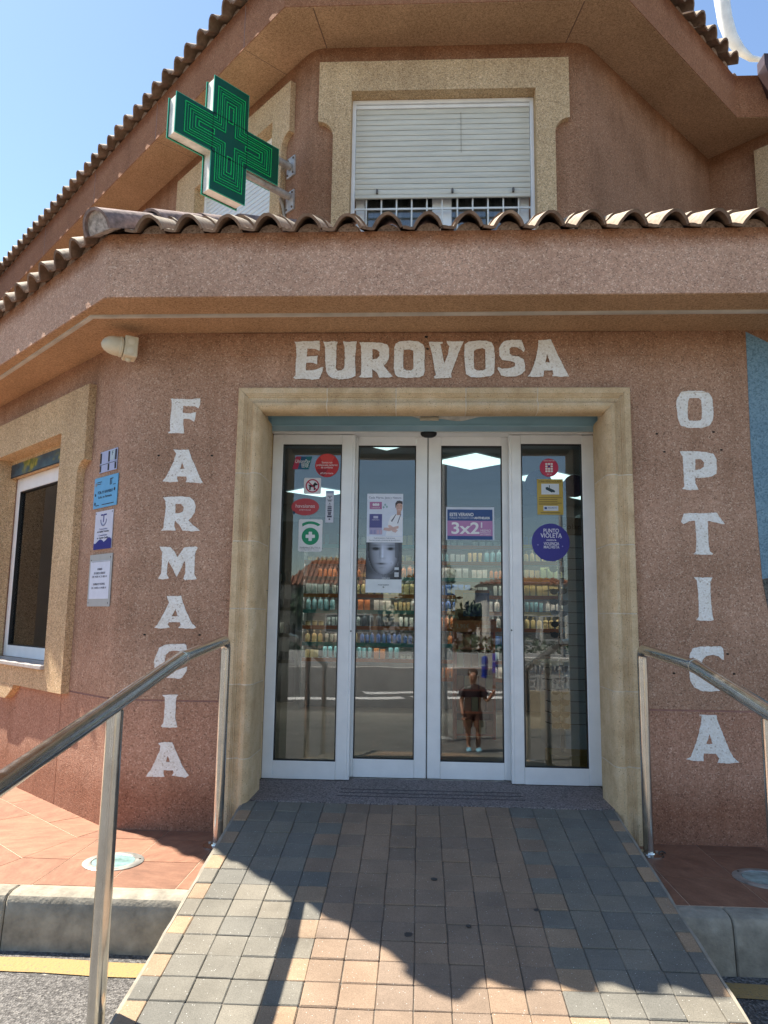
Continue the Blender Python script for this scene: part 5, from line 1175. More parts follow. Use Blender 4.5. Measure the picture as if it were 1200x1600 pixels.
tag(cb, 'grey conduit running down the upper wall below the green cross', 'conduit')

# ================================================================== HANDRAILS
def bend(pts, r_=.04, n=5):
    pts = [Vector(p) for p in pts]; out = [pts[0]]
    for i in range(1, len(pts)-1):
        a, p, b = pts[i-1], pts[i], pts[i+1]; d1 = (a-p).normalized(); d2 = (b-p).normalized()
        s_, e = p+d1*r_, p+d2*r_
        for k in range(n+1): t_ = k/n; out.append(s_*(1-t_)**2+p*2*t_*(1-t_)+e*t_*t_)
    return out+[pts[-1]]
def handrail(x, label, posts, rail, base_z, near):
    H = thing('handrail', (x, posts[0], base_z), label, 'handrail', 'stainless handrails flanking the ramp')
    (y0, z0), (y1, z1), (y2, z2) = rail
    rr = .0265
    # far post turns over into the rail
    path = bend([(x, y0, base_z), (x, y0, z0), (x, y1, z1)], .055, 7)
    MB().tube(path, rr, 16).build('far_post', M['steel'], H, smooth=True)
    path = bend([(x, y1+.0, z1), (x, y1-.02, z1-.003), (x, y2, z2)], .012, 3)
    MB().tube(path, .029, 16).build('rail', M['steel'], H, smooth=True)
    MB().tube([(x, y1+.016, z1+.0015), (x, y1-.012, z1-.002)], .0305, 16).build('weld_collar', M['steel'], H, smooth=True)
    sl = (z2-z1)/(y2-y1)
    for yp, zb in near:
        zt = z1+sl*(yp-y1)-.02
        MB().tube([(x, yp, zb), (x, yp, zt)], .028, 16, rs=[.028, .028]).build('post', M['steel'], H, smooth=True)
        MB().lathe([(.075, 0), (.075, .006), (.035, .008), (.033, .014)], 20, lambda a, b, c, yp=yp, zb=zb: (x+a, yp+b, zb+c)).build('base_plate', M['steel'], H, smooth=30)
    mb = MB(); mb.lathe([(.072, 0), (.072, .006), (.034, .008), (.032, .014)], 22, lambda a, b, c: (x+a, y0+b, base_z+c)); bp_ = mb.build('base_plate', M['steel'], H, smooth=30)
    for k in range(3): t_ = k*2.1+.5; MB().lathe([(.008, 0), (.008, .006)], 6, lambda a, b, c, t_=t_: (x+.053*math.cos(t_)+a, y0+.053*math.sin(t_)+b, base_z+.006+c)).build('bolt', M['galv'], bp_)
    return H
handrail(-1.02, 'left stainless steel handrail, in front of the FARMACIA lettering', [-.245], [(-.245, .868), (-.97, .812), (-3.0, .470)], -.17, [(-1.67, zst(-1.67)), (-2.9, zst(-2.9))])
handrail(1.17, 'right stainless steel handrail, in front of the OPTICA lettering', [-.185], [(-.185, .852), (-.93, .812), (-3.0, .465)], -.17, [(-1.60, zst(-1.60)), (-2.9, zst(-2.9))])

# ================================================================== GROUND LIGHTS
def uplight(x, y, label):
    U = thing('ground_light', (x, y, -.17), label, 'light', 'ground uplights in the terrace')
    z = -.1695; mb = MB(); mb.lathe([(.140, 0), (.140, .003), (.134, .0055), (.102, .006), (.098, .002)], 36, lambda a, b, c: (x+a, y+b, z+c)); mb.build('trim_ring', simple('worn_ring_metal', (.36, .36, .33), .45, .25, 20, metal=.6), U, smooth=30)
    mb = MB(); mb.lathe([(.098, .0035), (.07, .0045), (.001, .005)], 32, lambda a, b, c: (x+a, y+b, z+c)); mb.build('lens', simple('milky_green_lens', (.22, .36, .34), .12, .25, 18, coat=.5), U, smooth=40)
    for k in range(3): t_ = k*2.09+.3; MB().lathe([(.006, 0), (.006, .0018)], 8, lambda a, b, c, t_=t_: (x+.12*math.cos(t_)+a, y+.12*math.sin(t_)+b, z+.0058+c)).build('screw', ink((.05, .04, .03)), U)
uplight(-1.440, -.535, 'round ground light in the sunlit terrace tiles beside the left handrail')
uplight(1.60, -.505, 'round ground light in the shaded terrace tiles beside the right handrail')

# small twig of cable at the right post foot
o = MB().tube(bend([(1.26, -.16, -.168), (1.235, -.175, -.15), (1.21, -.20, -.166), (1.23, -.23, -.167)], .02, 4), .004, 6).build('cable_end', ink((.05, .045, .04)), None, smooth=True); tag(o, 'short loose end of black cable on the tiles by the right handrail foot', 'cable')

# ================================================================== WHITE CURVED FRAME BEYOND THE ROOF
mb = MB(); pth = []
cv = [(4.50, 6, 12.5), (4.49, 6, 11.2), (4.50, 6, 10.3), (4.53, 6, 9.95), (4.60, 6, 9.66), (4.72, 6, 9.44), (4.88, 6, 9.30), (5.06, 6, 9.27), (5.3, 6, 9.36), (5.7, 6, 9.62), (6.0, 6, 10.1)]
mb.tube(cv, .11, 14, rs=[.11, .11, .11, .105, .095, .075, .045, .03, .05, .06, .06]); o = mb.build('curved_mast', M['sun_white'], None, smooth=True); tag(o, 'white curved mast arching above the right end of the roof', 'mast')
o['label'] = 'white curved metal mast arching above the right end of the tiled roof'
MB().tube([(6.0, 6, 10.1), (6.02, 6, -1)], .11, 12).build('upright', M['sun_white'], o, smooth=True)
# ================================================================== SHOP INTERIOR
def sbox(name, a, b, m, kind='structure'):
    o = MB().box(a, b).build(name, m, None); o['kind'] = kind; return o
wall_paint = simple('shop_wall_paint', (.42, .44, .45), .8, .05, 2)
def room_slab(name, z0, z1, m):
    a = CORNER+nl*.26; b = a+DL*6.5
    mb = MB(); mb.prism([(4.7, .70), (4.7, 6.5), (b.x, 6.5), (b.x, b.y), (-1.42, .70) if z1 < 1 else (-1.42, .56)], z0, z1, lambda a, h, b: (a, b, h)); o = mb.build(name, m, None); o['kind'] = 'structure'
room_slab('shop_floor', -.06, -.001, simple('shop_floor_tile', (.30, .27, .23), .35, .12, 3))
room_slab('shop_ceiling', 2.62, 2.66, simple('shop_ceiling_paint', (.34, .37, .42), .9, .05, 2))
sbox('shop_wall', (-6.5, 6.4, -.05), (5, 6.6, 2.62), wall_paint); sbox('shop_wall', (4.6, .3, -.05), (4.8, 6.4, 2.62), wall_paint)

lamp_m = bpy.data.materials.new('light_panel'); lamp_m.use_nodes = True; t = lamp_m.node_tree; p = t.nodes['Principled BSDF']
p.inputs['Base Color'].default_value = (.7, .8, .8, 1); p.inputs['Emission Color'].default_value = (.72, .98, .98, 1); p.inputs['Emission Strength'].default_value = .62
for cx, cy_, where in [(.55, 3.37, 'behind the third door leaf'), (-1.32, 5.28, 'behind the no-dogs sticker'), (1.45, 4.25, 'behind the right door leaf'), (-.32, 2.44, 'at the top of the second door leaf'), (-2.9, 3.4, 'added unseen over the left window'), (2.4, 5.6, 'added unseen over the back right of the shop'), (-3.0, 5.6, 'added unseen over the back left of the shop')]:  # last three panels added out of view for more light in the shop
    F = lambda a, h, b, cx=cx, cy_=cy_: (cx+(a-b)*C45, cy_+(a+b)*C45, 2.617-h)
    T = thing('ceiling_light', (cx, cy_, 2.617), 'square lit ceiling panel '+where, 'ceiling light')
    MB().box((-.296, 0, -.296), (.296, .004, .296), F).build('diffuser', lamp_m, T)
    mb = MB(); mb.prism([(-.304, -.304), (.304, -.304), (.304, .304), (-.304, .304)], 0, .008, F, [(-.296, -.296), (.296, -.296), (.296, .296), (-.296, .296)]); mb.build('frame', M['white_alu'], T)
# ceiling grid lines
for k in range(-8, 9):
    for s_ in (1, -1):
        c = k*.6*math.sqrt(2); p0 = Vector((c, 3.37, 0)); d = Vector((C45, s_*C45, 0)); n_ = Vector((-d.y, d.x, 0))*.004
added_glow_m = bpy.data.materials.new('added_glow_strip'); added_glow_m.use_nodes = True; p = added_glow_m.node_tree.nodes['Principled BSDF']; p.inputs['Emission Color'].default_value = (1, .96, .88, 1); p.inputs['Emission Strength'].default_value = 3.0  # glowing strips added under the shelves to brighten the stock
# shelf units with single products
shelf_m = simple('shelf_board', (.45, .46, .46), .5, .05, 3); orange = ink((.62, .17, .05)); teal = ink((.10, .38, .40)); yel = ink((.62, .42, .06))
def prod_mesh(kind, c):
    mb = MB(); m = [ink(c)]
    if kind == 'bottle': mb.lathe([(.024, 0), (.025, .01), (.025, .09), (.020, .105), (.009, .115), (.009, .130)], 10)
    elif kind == 'pump': mb.lathe([(.028, 0), (.028, .085), (.022, .098), (.008, .104), (.008, .125), (.012, .126), (.012, .132)], 10); mb.box((-.006, -.035, .130), (.006, 0, .138))
    elif kind == 'tube': mb.lathe([(.017, 0), (.018, .012), (.022, .05), (.024, .11), (.020, .122)], 10)
    elif kind == 'box': mb.box((-.028, -.02, 0), (.028, .02, .115), bev=.001)
    else: mb.lathe([(.032, 0), (.033, .006), (.033, .048), (.034, .050), (.034, .066), (.030, .068)], 12)
    me = mb.mesh(kind, m, smooth=40)
    me.materials.append(ink(tuple(min(1, x*.35+.08) for x in c)))     # darker label band
    zs = [v.co.z for v in me.vertices]; zh = max(zs)
    for p_ in me.polygons:
        z = p_.center.z
        if (kind in ('bottle', 'pump') and z > zh*.78) or (kind == 'jar' and z > zh*.75) or (kind == 'tube' and z < .01): p_.material_index = 1
    return me
PAL = [(.52, .56, .54), (.66, .66, .60), (.20, .40, .44), (.62, .24, .10), (.12, .22, .50), (.62, .50, .26), (.10, .11, .13), (.45, .56, .28)]
PM = {}
KN = dict(bottle='bottle', pump='pump bottle', tube='tube', box='carton', jar='jar'); CN = ['pale grey', 'white', 'teal', 'orange', 'blue', 'cream', 'black', 'light green']
KNAME = dict(bottle='bottle', pump='pump_bottle', tube='cream_tube', box='medicine_carton', jar='cream_jar')
count = 0
def stock(kind, ci, x, y, z, rz_, where, s=1.0):
    global count
    if (kind, ci) not in PM: PM[kind, ci] = prod_mesh(kind, PAL[ci])
    o = inst(KNAME[kind], PM[kind, ci], Matrix.Translation((x, y, z)) @ Matrix.Rotation(rz_, 4, 'Z') @ Matrix.Diagonal((s, s, s*random.uniform(.96, 1.05), 1)))
    cat = {'pump': 'bottle', 'box': 'carton'}.get(kind, kind)
    tag(o, '%s %s %s' % (CN[ci], KN[kind], where), cat, '%s %ss %s' % (CN[ci], KN[kind], where)); count += 1
def shelf_unit(x0, x1, y, zs, edge, where, label, plan):
    T = thing('shelf_unit', ((x0+x1)/2, y, 0), label, 'shelf')
    mb = MB(); mb.box((x0-.02, y-.16, 0), (x0, y+.16, 2.15)); mb.box((x1, y-.16, 0), (x1+.02, y+.16, 2.15)); mb.build('side_panels', shelf_m, T)
    MB().box((x0, y+.14, 0), (x1, y+.155, 2.15)).build('back_panel', simple('shelf_back', (.20, .21, .22), .7, .1, 4), T)
    ORD = ['lowest', 'second', 'third', 'fourth', 'fifth', 'sixth', 'seventh', 'eighth', 'ninth']
    place = where
    for i, z in enumerate(zs):
        where = place.replace('on the', 'on the %s shelf up of the' % ORD[i])
        b_ = MB().box((x0, y-.15, z-.02), (x1, y+.138, z)).build('shelf', shelf_m, T)
        MB().box((x0+.01, y-.146, z-.028), (x1-.01, y-.132, z-.021)).build('added_glow_strip', added_glow_m, b_)
        MB().box((x0, y-.158, z-.034), (x1, y-.151, z+.006)).build('price_strip', edge[i % len(edge)], b_)
        ki, ci, pitch, sc_ = plan[i % len(plan)]; x = x0+.05
        while x < x1-.05:
            if random.random() < .14: x += random.uniform(.04, .10); continue
            kk, cc = (ki, ci) if random.random() < .4 else (random.choice(['bottle', 'pump', 'tube', 'box', 'box', 'jar']), random.choice([0, 1, 1, 2, 3, 4, 5, 5, 6, 7]))
            n_ = random.randint(2, 5); sc2 = random.uniform(.78, 1.12); st2 = {'bottle': .056, 'pump': .066, 'tube': .054, 'box': .062, 'jar': .074}[kk]*sc2
            for _ in range(n_):
                if x > x1-.04: break
                stock(kk, cc, x, y-.08+random.uniform(-.015, .012), z, random.uniform(-.2, .2), where, sc2); x += st2+random.uniform(.0, .012)
            x += random.uniform(.0, .03)
zs = [.36, .55, .72, .90, 1.075, 1.25, 1.44, 1.62, 1.80]
plan = [('box', 3, .068, 1), ('bottle', 6, .060, 1), ('pump', 5, .072, .95), ('bottle', 0, .060, 1.0), ('pump', 1, .072, 1), ('tube', 1, .056, 1), ('box', 1, .066, 1), ('bottle', 2, .060, 1), ('jar', 0, .078, 1)]
shelf_unit(.20, 1.02, 4.2, zs, [orange, orange, teal, orange], 'on the middle shop shelves', 'open shop shelving with orange edges behind the third door leaf', plan)
plan2 = [('tube', 2, .060, 1), ('bottle', 4, .064, 1), ('tube', 0, .060, 1), ('bottle', 2, .064, 1), ('box', 0, .072, 1), ('bottle', 3, .064, 1), ('jar', 5, .080, 1)]
shelf_unit(-1.28, .13, 4.2, zs[1:], [orange, teal], 'on the left shop shelves', 'shop shelving of green bottles behind the second door leaf', plan2)
plan3 = [('pump', 5, .085, 1.1), ('jar', 1, .09, 1.1), ('box', 5, .08, 1), ('bottle', 1, .075, 1.1)]
shelf_unit(1.12, 1.75, 4.05, zs[3:], [orange, yel], 'on the right shop shelves', 'shop shelving with yellow edges behind the right door leaf', plan3)
plan4 = [('box', 6, .085, 1), ('bottle', 6, .085, 1)]
shelf_unit(-2.5, -1.42, 4.6, [.5, .8, 1.1, 1.4], [ink((.1, .1, .1))], 'on the far left shop shelves', 'dim low shelving of dark goods behind the left door leaf', plan4)
# red offer rack
T = thing('display_rack', (.47, 2.2, 0), 'tall red-orange rack of cartons with a printed header behind the third door leaf', 'display rack')
red = ink((.75, .15, .06)); MB().box((.30, 2.12, .02), (.32, 2.42, 1.0)).build('rack_side', red, T); MB().box((.62, 2.12, .02), (.64, 2.42, 1.0)).build('rack_side', red, T); MB().box((.32, 2.40, .02), (.62, 2.42, 1.25)).build('rack_back', ink((.30, .06, .04)), T)
h_ = MB().box((.29, 2.10, .89), (.65, 2.12, .985)).build('rack_header', ink((.85, .24, .08)), T)
Fh = frame((0, 2.10, 0), (1, 0, 0), (0, -1, 0)); text('3,95€', Fh, .37, .935, .001, .05, ink((.75, .5, .35)), h_, .11); text('2ª UNIDAD', Fh, .55, .935, .001, .04, ink((.75, .5, .35)), h_, .15)
for r_, z in enumerate((.06, .24, .42, .60, .76)):
    MB().box((.32, 2.13, z-.015), (.62, 2.40, z)).build('shelf', red, T)
    for k in range(5): stock('box', 3 if (r_+k) % 3 else 5, .352+.060*k, 2.17, z, 0, 'on the %s shelf up of the red offer rack' % ['lowest', 'second', 'third', 'fourth', 'top'][r_], .95)
o = MB().box((.38, 2.2, 1.02), (.60, 2.22, 1.22)).build('promo_card', ink((.03, .05, .22)), None); tag(o, 'navy promotional card standing on top of the red rack', 'card')
# sunglasses tower just inside the right leaf
T = thing('display_stand', (.99, 1.15, 0), 'slim tower holding sunglasses behind the right door leaf', 'display stand')
MB().box((1.02, 1.14, .12), (1.235, 1.155, 1.60)).build('back_board', ink((.60, .74, .84)), T); MB().box((.985, 1.125, .1), (1.005, 1.145, 1.55)).build('stand_pole', M['steel'], T); MB().box((.90, 1.0, 0), (1.22, 1.30, .10)).build('stand_base', ink((.45, .30, .08)), T)
bb = MB().box((.99, 1.10, 1.60), (1.26, 1.155, 1.72)).build('header_board', ink((.26, .25, .24)), T); text('Polaroid', frame((0, 1.10, 0), (1, 0, 0), (0, -1, 0)), 1.12, 1.655, .001, .055, ink((.02, .02, .02)), bb, .2)
def sunglasses_mesh():
    mb = MB()
    for sx in (-1, 1):
        mb.prism([(sx*.034+.029*math.cos(2*math.pi*k/12), .021*math.sin(2*math.pi*k/12)-.004*sx*0) for k in range(12)], -.002, .002)
        mb.box((sx*.064-.002, 0, .006), (sx*.064+.002, .12, .011))
    mb.box((-.010, -.003, .002), (.010, .003, .007)); mb.box((-.066, -.003, .012), (.066, .003, .018)); return mb
SG = [sunglasses_mesh().mesh('sunglasses', ink(c)) for c in ((.01, .01, .012), (.02, .08, .14), (.05, .03, .02))]; gn = ['black', 'blue', 'brown']
for k in range(17):
    z = 1.50-.076*k; c = 1 if k == 6 else (2 if k in (3, 4) else 0)
    o = inst('sunglasses', SG[c], Matrix.Translation((.975, 1.06, z)) @ Matrix.Rotation(.25+random.uniform(-.2, .2), 4, 'Z') @ Matrix.Rotation(random.uniform(-.1, .1), 4, 'Y'))
    tag(o, '%s sunglasses hanging on the tower behind the right door leaf' % gn[c] if c != 1 else 'blue-lensed sunglasses hanging among the black pairs on the tower', 'sunglasses', 'sunglasses on the display tower' if c != 1 else None)
    MB().box((1.02, 1.10, z+.004), (1.16, 1.104, z+.008)).build('holder_arm', ink((.12, .12, .12)), T)
T = thing('counter', (1.45, 2.0, 0), 'low counter with ochre front and white end panel inside on the right', 'counter')
MB().box((1.05, 1.55, 0), (1.20, 2.4, .62)).build('white_end', ink((.58, .60, .62)), T); MB().box((1.205, 1.56, 0), (2.6, 2.4, .60)).build('front_panel', simple('ochre_laminate', (.42, .27, .08), .5, .1, 3), T); MB().box((1.0, 1.50, .621), (2.65, 2.45, .66)).build('counter_top', ink((.50, .46, .38)), T)
# potted palm by the left window
T = thing('potted_palm', (-2.65, 2.15, 0), 'feathery potted palm inside the left window', 'plant')
MB().lathe([(.13, 0), (.17, .3), (.18, .34), (.15, .34)], 18, lambda a, b, c: (-2.65+a, 2.15+b, c)).build('pot', ink((.25, .22, .2)), T, smooth=30)
mb = MB()
for k in range(15):
    a = k*2.4; L_ = random.uniform(.5, .8); base = Vector((-2.65, 2.15, .34)); hd_ = Vector((math.cos(a), math.sin(a), 0)); prev = base
    for j in range(1, 15):
        t_ = j/14; p = base+hd_*(L_*t_)+Vector((0, 0, 1.25*t_-.75*t_*t_*(.6+.6*random.random()*.3))); s2 = Vector((-hd_.y, hd_.x, 0)); d = (p-prev)
        if j > 3:
            for sg in (-1, 1):
                tip = p+s2*sg*.17*(1-t_*.5)+Vector((0, 0, -.07))+hd_*.05; w2 = d.normalized()*.010; mb.add([p-w2, tip, p+w2], [(0, 1, 2)])
        mb.add([prev-s2*.004, prev+s2*.004, p+s2*.003, p-s2*.003], [(0, 1, 2, 3)]); prev = p
mb.build('fronds', simple('palm_green', (.035, .06, .025), .6, .2, 12), T)
o = disc(frame(LEFT(0, -.30, 0), LEFT.ux, LEFT.out), -1.12, 1.55, .12, 0, ink((.05, .03, .10)), None, 'sticker'); tag(o, 'dark violet round sticker inside the left window', 'sticker')
o = MB().box((-1.62, -.42, .0), (-1.56, -.36, 2.1), LEFT).build('inner_post', ink((.20, .15, .11)), None); tag(o, 'brown upright post of a partition inside the left window', 'post')
o = MB().box((-3.3, -1.2, 0), (-1.7, -1.16, 2.3), LEFT).build('partition', ink((.34, .27, .2)), None); tag(o, 'plain tan partition panel inside the left window', 'partition')

# ================================================================== THE STREET BEHIND THE PHOTOGRAPHER (seen in the door glass)
# child
K = thing('person', (.82, -5.95, -.95), 'child in dark top and brown shorts with one arm raised, mirrored in the door', 'person')
def skin_mesh(name, pts, edges, radii, m, parent, sub=2, root=0, scale=1.0, org=Vector((0, 0, 0))):
    me = bpy.data.meshes.new(name); me.from_pydata([tuple(org+Vector(p)*scale) for p in pts], edges, []); me.update()
    o = bpy.data.objects.new(name, me); COL.objects.link(o)
    sk = o.modifiers.new('skin', 'SKIN'); sk.use_smooth_shade = True
    for i, r_ in enumerate(radii):
        r2 = r_ if isinstance(r_, tuple) else (r_, r_)
        me.skin_vertices[0].data[i].radius = (r2[0]*scale, r2[1]*scale); me.skin_vertices[0].data[i].use_root = (i == root)
    ss = o.modifiers.new('sub', 'SUBSURF'); ss.levels = sub; ss.render_levels = sub
    dg = bpy.context.evaluated_depsgraph_get(); me2 = bpy.data.meshes.new_from_object(o.evaluated_get(dg)); bpy.data.objects.remove(o)
    base = wloc(parent)
    for v in me2.vertices: v.co -= base
    me2.materials.clear(); me2.materials.append(m); me2.shade_smooth()
    o = bpy.data.objects.new(name, me2); COL.objects.link(o); o.parent = parent; return o
KO_ = Vector((.82, -5.95, -.95)); skin_c = simple('tanned_skin', (.38, .19, .12), .5, .06, 8)
# child faces the door (+Y); its right hand (x>0 from behind) raised outwards
pts = [(0, 0, .62), (0, .005, .74), (0, 0, .88), (0, 0, .955), (0, .005, 1.00), (0, .01, 1.08), (0, .012, 1.17),
       (.075, 0, .59), (.085, .02, .33), (.075, 0, .07), (.08, .09, .03),
       (-.075, 0, .59), (-.075, .01, .33), (-.06, -.01, .07), (-.06, .08, .03),
       (.13, 0, .91), (.20, .03, .74), (.29, .09, .86), (.31, .11, .92),
       (-.13, 0, .91), (-.18, .02, .73), (-.16, .12, .60), (-.155, .14, .54)]
edges = [(0, 1), (1, 2), (2, 3), (3, 4), (4, 5), (5, 6), (0, 7), (7, 8), (8, 9), (9, 10), (0, 11), (11, 12), (12, 13), (13, 14), (2, 15), (15, 16), (16, 17), (17, 18), (2, 19), (19, 20), (20, 21), (21, 22)]
rad = [(.10, .075), (.10, .072), (.105, .07), (.055, .05), (.042, .042), (.078, .088), (.055, .065), .068, .047, .032, .025, .068, .047, .032, .025, .042, .032, .024, .026, .042, .032, .024, .026]
body = skin_mesh('body', pts, edges, rad, skin_c, K, 2, 0, 1.0, KO_)
def off(P, d=KO_): return [tuple(d+Vector(q)) for q in P]
def loft(mb, rings, n=18):
    vs = [(KO_.x+cx+rx*math.cos(2*math.pi*k/n)*(1+.03*math.sin(5*z*7+k)), KO_.y+cy_+ry*math.sin(2*math.pi*k/n), KO_.z+z) for cx, cy_, z, rx, ry in rings for k in range(n)]
    fs = [(i*n+k, i*n+(k+1) % n, (i+1)*n+(k+1) % n, (i+1)*n+k) for i in range(len(rings)-1) for k in range(n)]+[tuple(range(n)), tuple(range(len(vs)-n, len(vs)))]
    return mb.add(vs, fs)
mb = MB(); loft(mb, [(0, 0, .655, .128, .098), (0, 0, .56, .138, .105), (0, .004, .53, .12, .09)])
for sx in (-1, 1): loft(mb, [(sx*.062, 0, .60, .080, .098), (sx*.070, .005, .52, .082, .095), (sx*.082, .012, .40, .076, .086), (sx*.085, .014, .37, .078, .088)])
mb.build('shorts', ink((.13, .06, .04)), K, smooth=50)
mb = MB(); loft(mb, [(0, 0, .615, .132, .102), (0, 0, .70, .124, .096), (0, 0, .80, .128, .098), (0, 0, .88, .142, .096), (0, 0, .925, .150, .088), (0, .0, .955, .118, .074), (0, 0, .985, .062, .058)])
for sx in (-1, 1): mb.tube([KO_+Vector((sx*.09, 0, .915)), KO_+Vector((sx*.14, 0, .895)), KO_+Vector((sx*.178, .012, .815))], .05, 12, rs=[.055, .056, .058])
mb.build('t_shirt', ink((.025, .018, .022)), K, smooth=50)
skin_mesh('hair', [(0, -.03, 1.08), (0, -.03, 1.16), (0, .0, 1.19)], [(0, 1), (1, 2)], [(.080, .075), (.088, .085), (.078, .08)], ink((.06, .035, .02)), K, 2, 0, 1.0, KO_)
for sx in (-.035, .035): MB().lathe([(.009, 0), (.006, .006), (.001, .008)], 8, lambda a, b, c, sx=sx: (KO_.x+sx+a, KO_.y+.088+c*.7, KO_.z+1.095+b)).build('eye', ink((.03, .02, .02)), body)
MB().lathe([(.013, 0), (.010, .012), (.002, .02)], 8, lambda a, b, c: (KO_.x+a, KO_.y+.085+c, KO_.z+1.068+b)).build('nose', skin_c, body, smooth=True)
MB().box((KO_.x-.022, KO_.y+.078, KO_.z+1.036), (KO_.x+.022, KO_.y+.092, KO_.z+1.043)).build('mouth', ink((.25, .08, .07)), body)
for sx in (-.086, .086): MB().lathe([(.010, -.006), (.018, 0), (.012, .008)], 8, lambda a, b, c, sx=sx: (KO_.x+sx+c*(1 if sx > 0 else -1), KO_.y+a*.7, KO_.z+1.08+b)).build('ear', skin_c, body, smooth=True)
for hx, hy, hz, s_ in ((.312, .115, .945, 1), (-.155, .145, .515, -1)):
    for k in range(5):
        a = (-.5+.25*k)+(.9 if k == 4 else 0); L_ = (.040, .046, .044, .036, .030)[k]; b0 = KO_+Vector((hx+.010*(k-1.5)*1.0, hy, hz)); d_ = Vector((math.sin(a)*.7, .1, s_*math.cos(a))).normalized()
        MB().tube([b0, b0+d_*L_*.5, b0+d_*L_+Vector((0, .012, 0))], .0065, 6, rs=[.0075, .007, .005]).build('finger', skin_c, body, smooth=True)
for sx, y_ in ((.08, .045), (-.06, .035)):
    skin_mesh('clog', [(sx, y_-.09, .035), (sx, y_-.02, .045), (sx*1.05, y_+.06, .035), (sx*1.08, y_+.10, .03)], [(0, 1), (1, 2), (2, 3)], [(.040, .034), (.042, .04), (.044, .034), (.036, .026)], ink((.20, .42, .55)), K, 2, 1, 1.0, KO_)
# bollards
def bollard(x, y, lab):
    T = thing('bollard', (x, y, -.95), lab, 'bollard', 'blue bollards by the crossing')
    MB().lathe([(.11, 0), (.11, .16), (.095, .17), (.095, .22), (.11, .23), (.11, .42), (.095, .43), (.095, .47), (.11, .48), (.11, .66), (.085, .72), (.02, .74)], 16, lambda a, b, c: (x+a, y+b, -.95+c)).build('post_body', ink((.01, .04, .32)), T, smooth=35)
    MB().lathe([(.101, .425), (.101, .475)], 16, lambda a, b, c: (x+a, y+b, -.95+c)).build('white_ring', ink((.5, .52, .6)), T)
bollard(2.24, -20.1, 'nearer blue bollard by the road, mirrored in the door'); bollard(2.86, -22.6, 'farther blue bollard by the road, mirrored in the door')
# lamp posts
def post(x, y, h_, lab, r_=.05, arm=True):
    T = thing('lamp_post', (x, y, -.95), lab, 'lamp post')
    MB().lathe([(.12, 0), (.12, .05), (r_*1.2, .08), (r_*1.1, .9), (r_, .95), (r_*.8, h_)], 14, lambda a, b, c: (x+a, y+b, -.95+c)).build('pole', simple('galvanised_post', (.34, .34, .33), .5, .12, 4, metal=.3), T, smooth=35)
    if arm:
        MB().tube([(x, y, h_-1.0), (x+.3, y, h_-.85), (x+.9, y, h_-.8)], .03, 8).build('arm', M['galv'], T, smooth=True); MB().box((x+.75, y-.11, h_-.86), (x+1.2, y+.11, h_-.76), bev=.03).build('lamp_head', M['galv'], T)
post(.42, -6.9, 6.5, 'grey lamp post across the ramp, mirrored in the third door leaf'); post(3.02, -10.6, 5.0, 'pale post behind the lattice wall, mirrored in the right door leaf', .05, False)
# lattice-topped white wall
T = thing('lattice_wall', (3.6, -8.8, -.95), 'tan wall topped with white pierced blocks, mirrored in the right door leaf', 'wall')
MB().box((1.95, -8.90, -.95), (7.4, -8.72, -.29)).build('wall_base', simple('tan_wall_render', (.52, .42, .28), .85, .08, 4), T)
MB().box((1.92, -8.92, .235), (7.42, -8.70, .31), bev=.01).build('coping', ink((.66, .64, .58)), T)
blk = MB(); s2 = .17
def arc_pts(cx, cz, r_, a0, a1, n): return [(cx+r_*math.cos(R(a0+(a1-a0)*k/n)), cz+r_*math.sin(R(a0+(a1-a0)*k/n))) for k in range(n+1)]
blk.prism([(-.13, -.13), (.13, -.13), (.13, .13), (-.13, .13)], -.05, .05, None, [(-.115, -.115), (.115, -.115), (.115, .115), (-.115, .115)])
blk.prism(arc_pts(0, 0, .075, 0, 345, 15), -.045, .045, None, arc_pts(0, 0, .050, 0, 345, 15))
for a in (45, 135, 225, 315):
    c_, s_ = math.cos(R(a)), math.sin(R(a)); blk.prism([(c_*.07-s_*.012, s_*.07+c_*.012), (c_*.165-s_*.012, s_*.165+c_*.012), (c_*.165+s_*.012, s_*.165-c_*.012), (c_*.07+s_*.012, s_*.07-c_*.012)], -.044, .044)
bm_ = blk.mesh('lattice_block', ink((.64, .63, .60)))
for i in range(20):
    for j in range(2): inst('lattice_block', bm_, Matrix.Translation((2.08+.264*i, -8.81, -.157+.2635*j)), T)
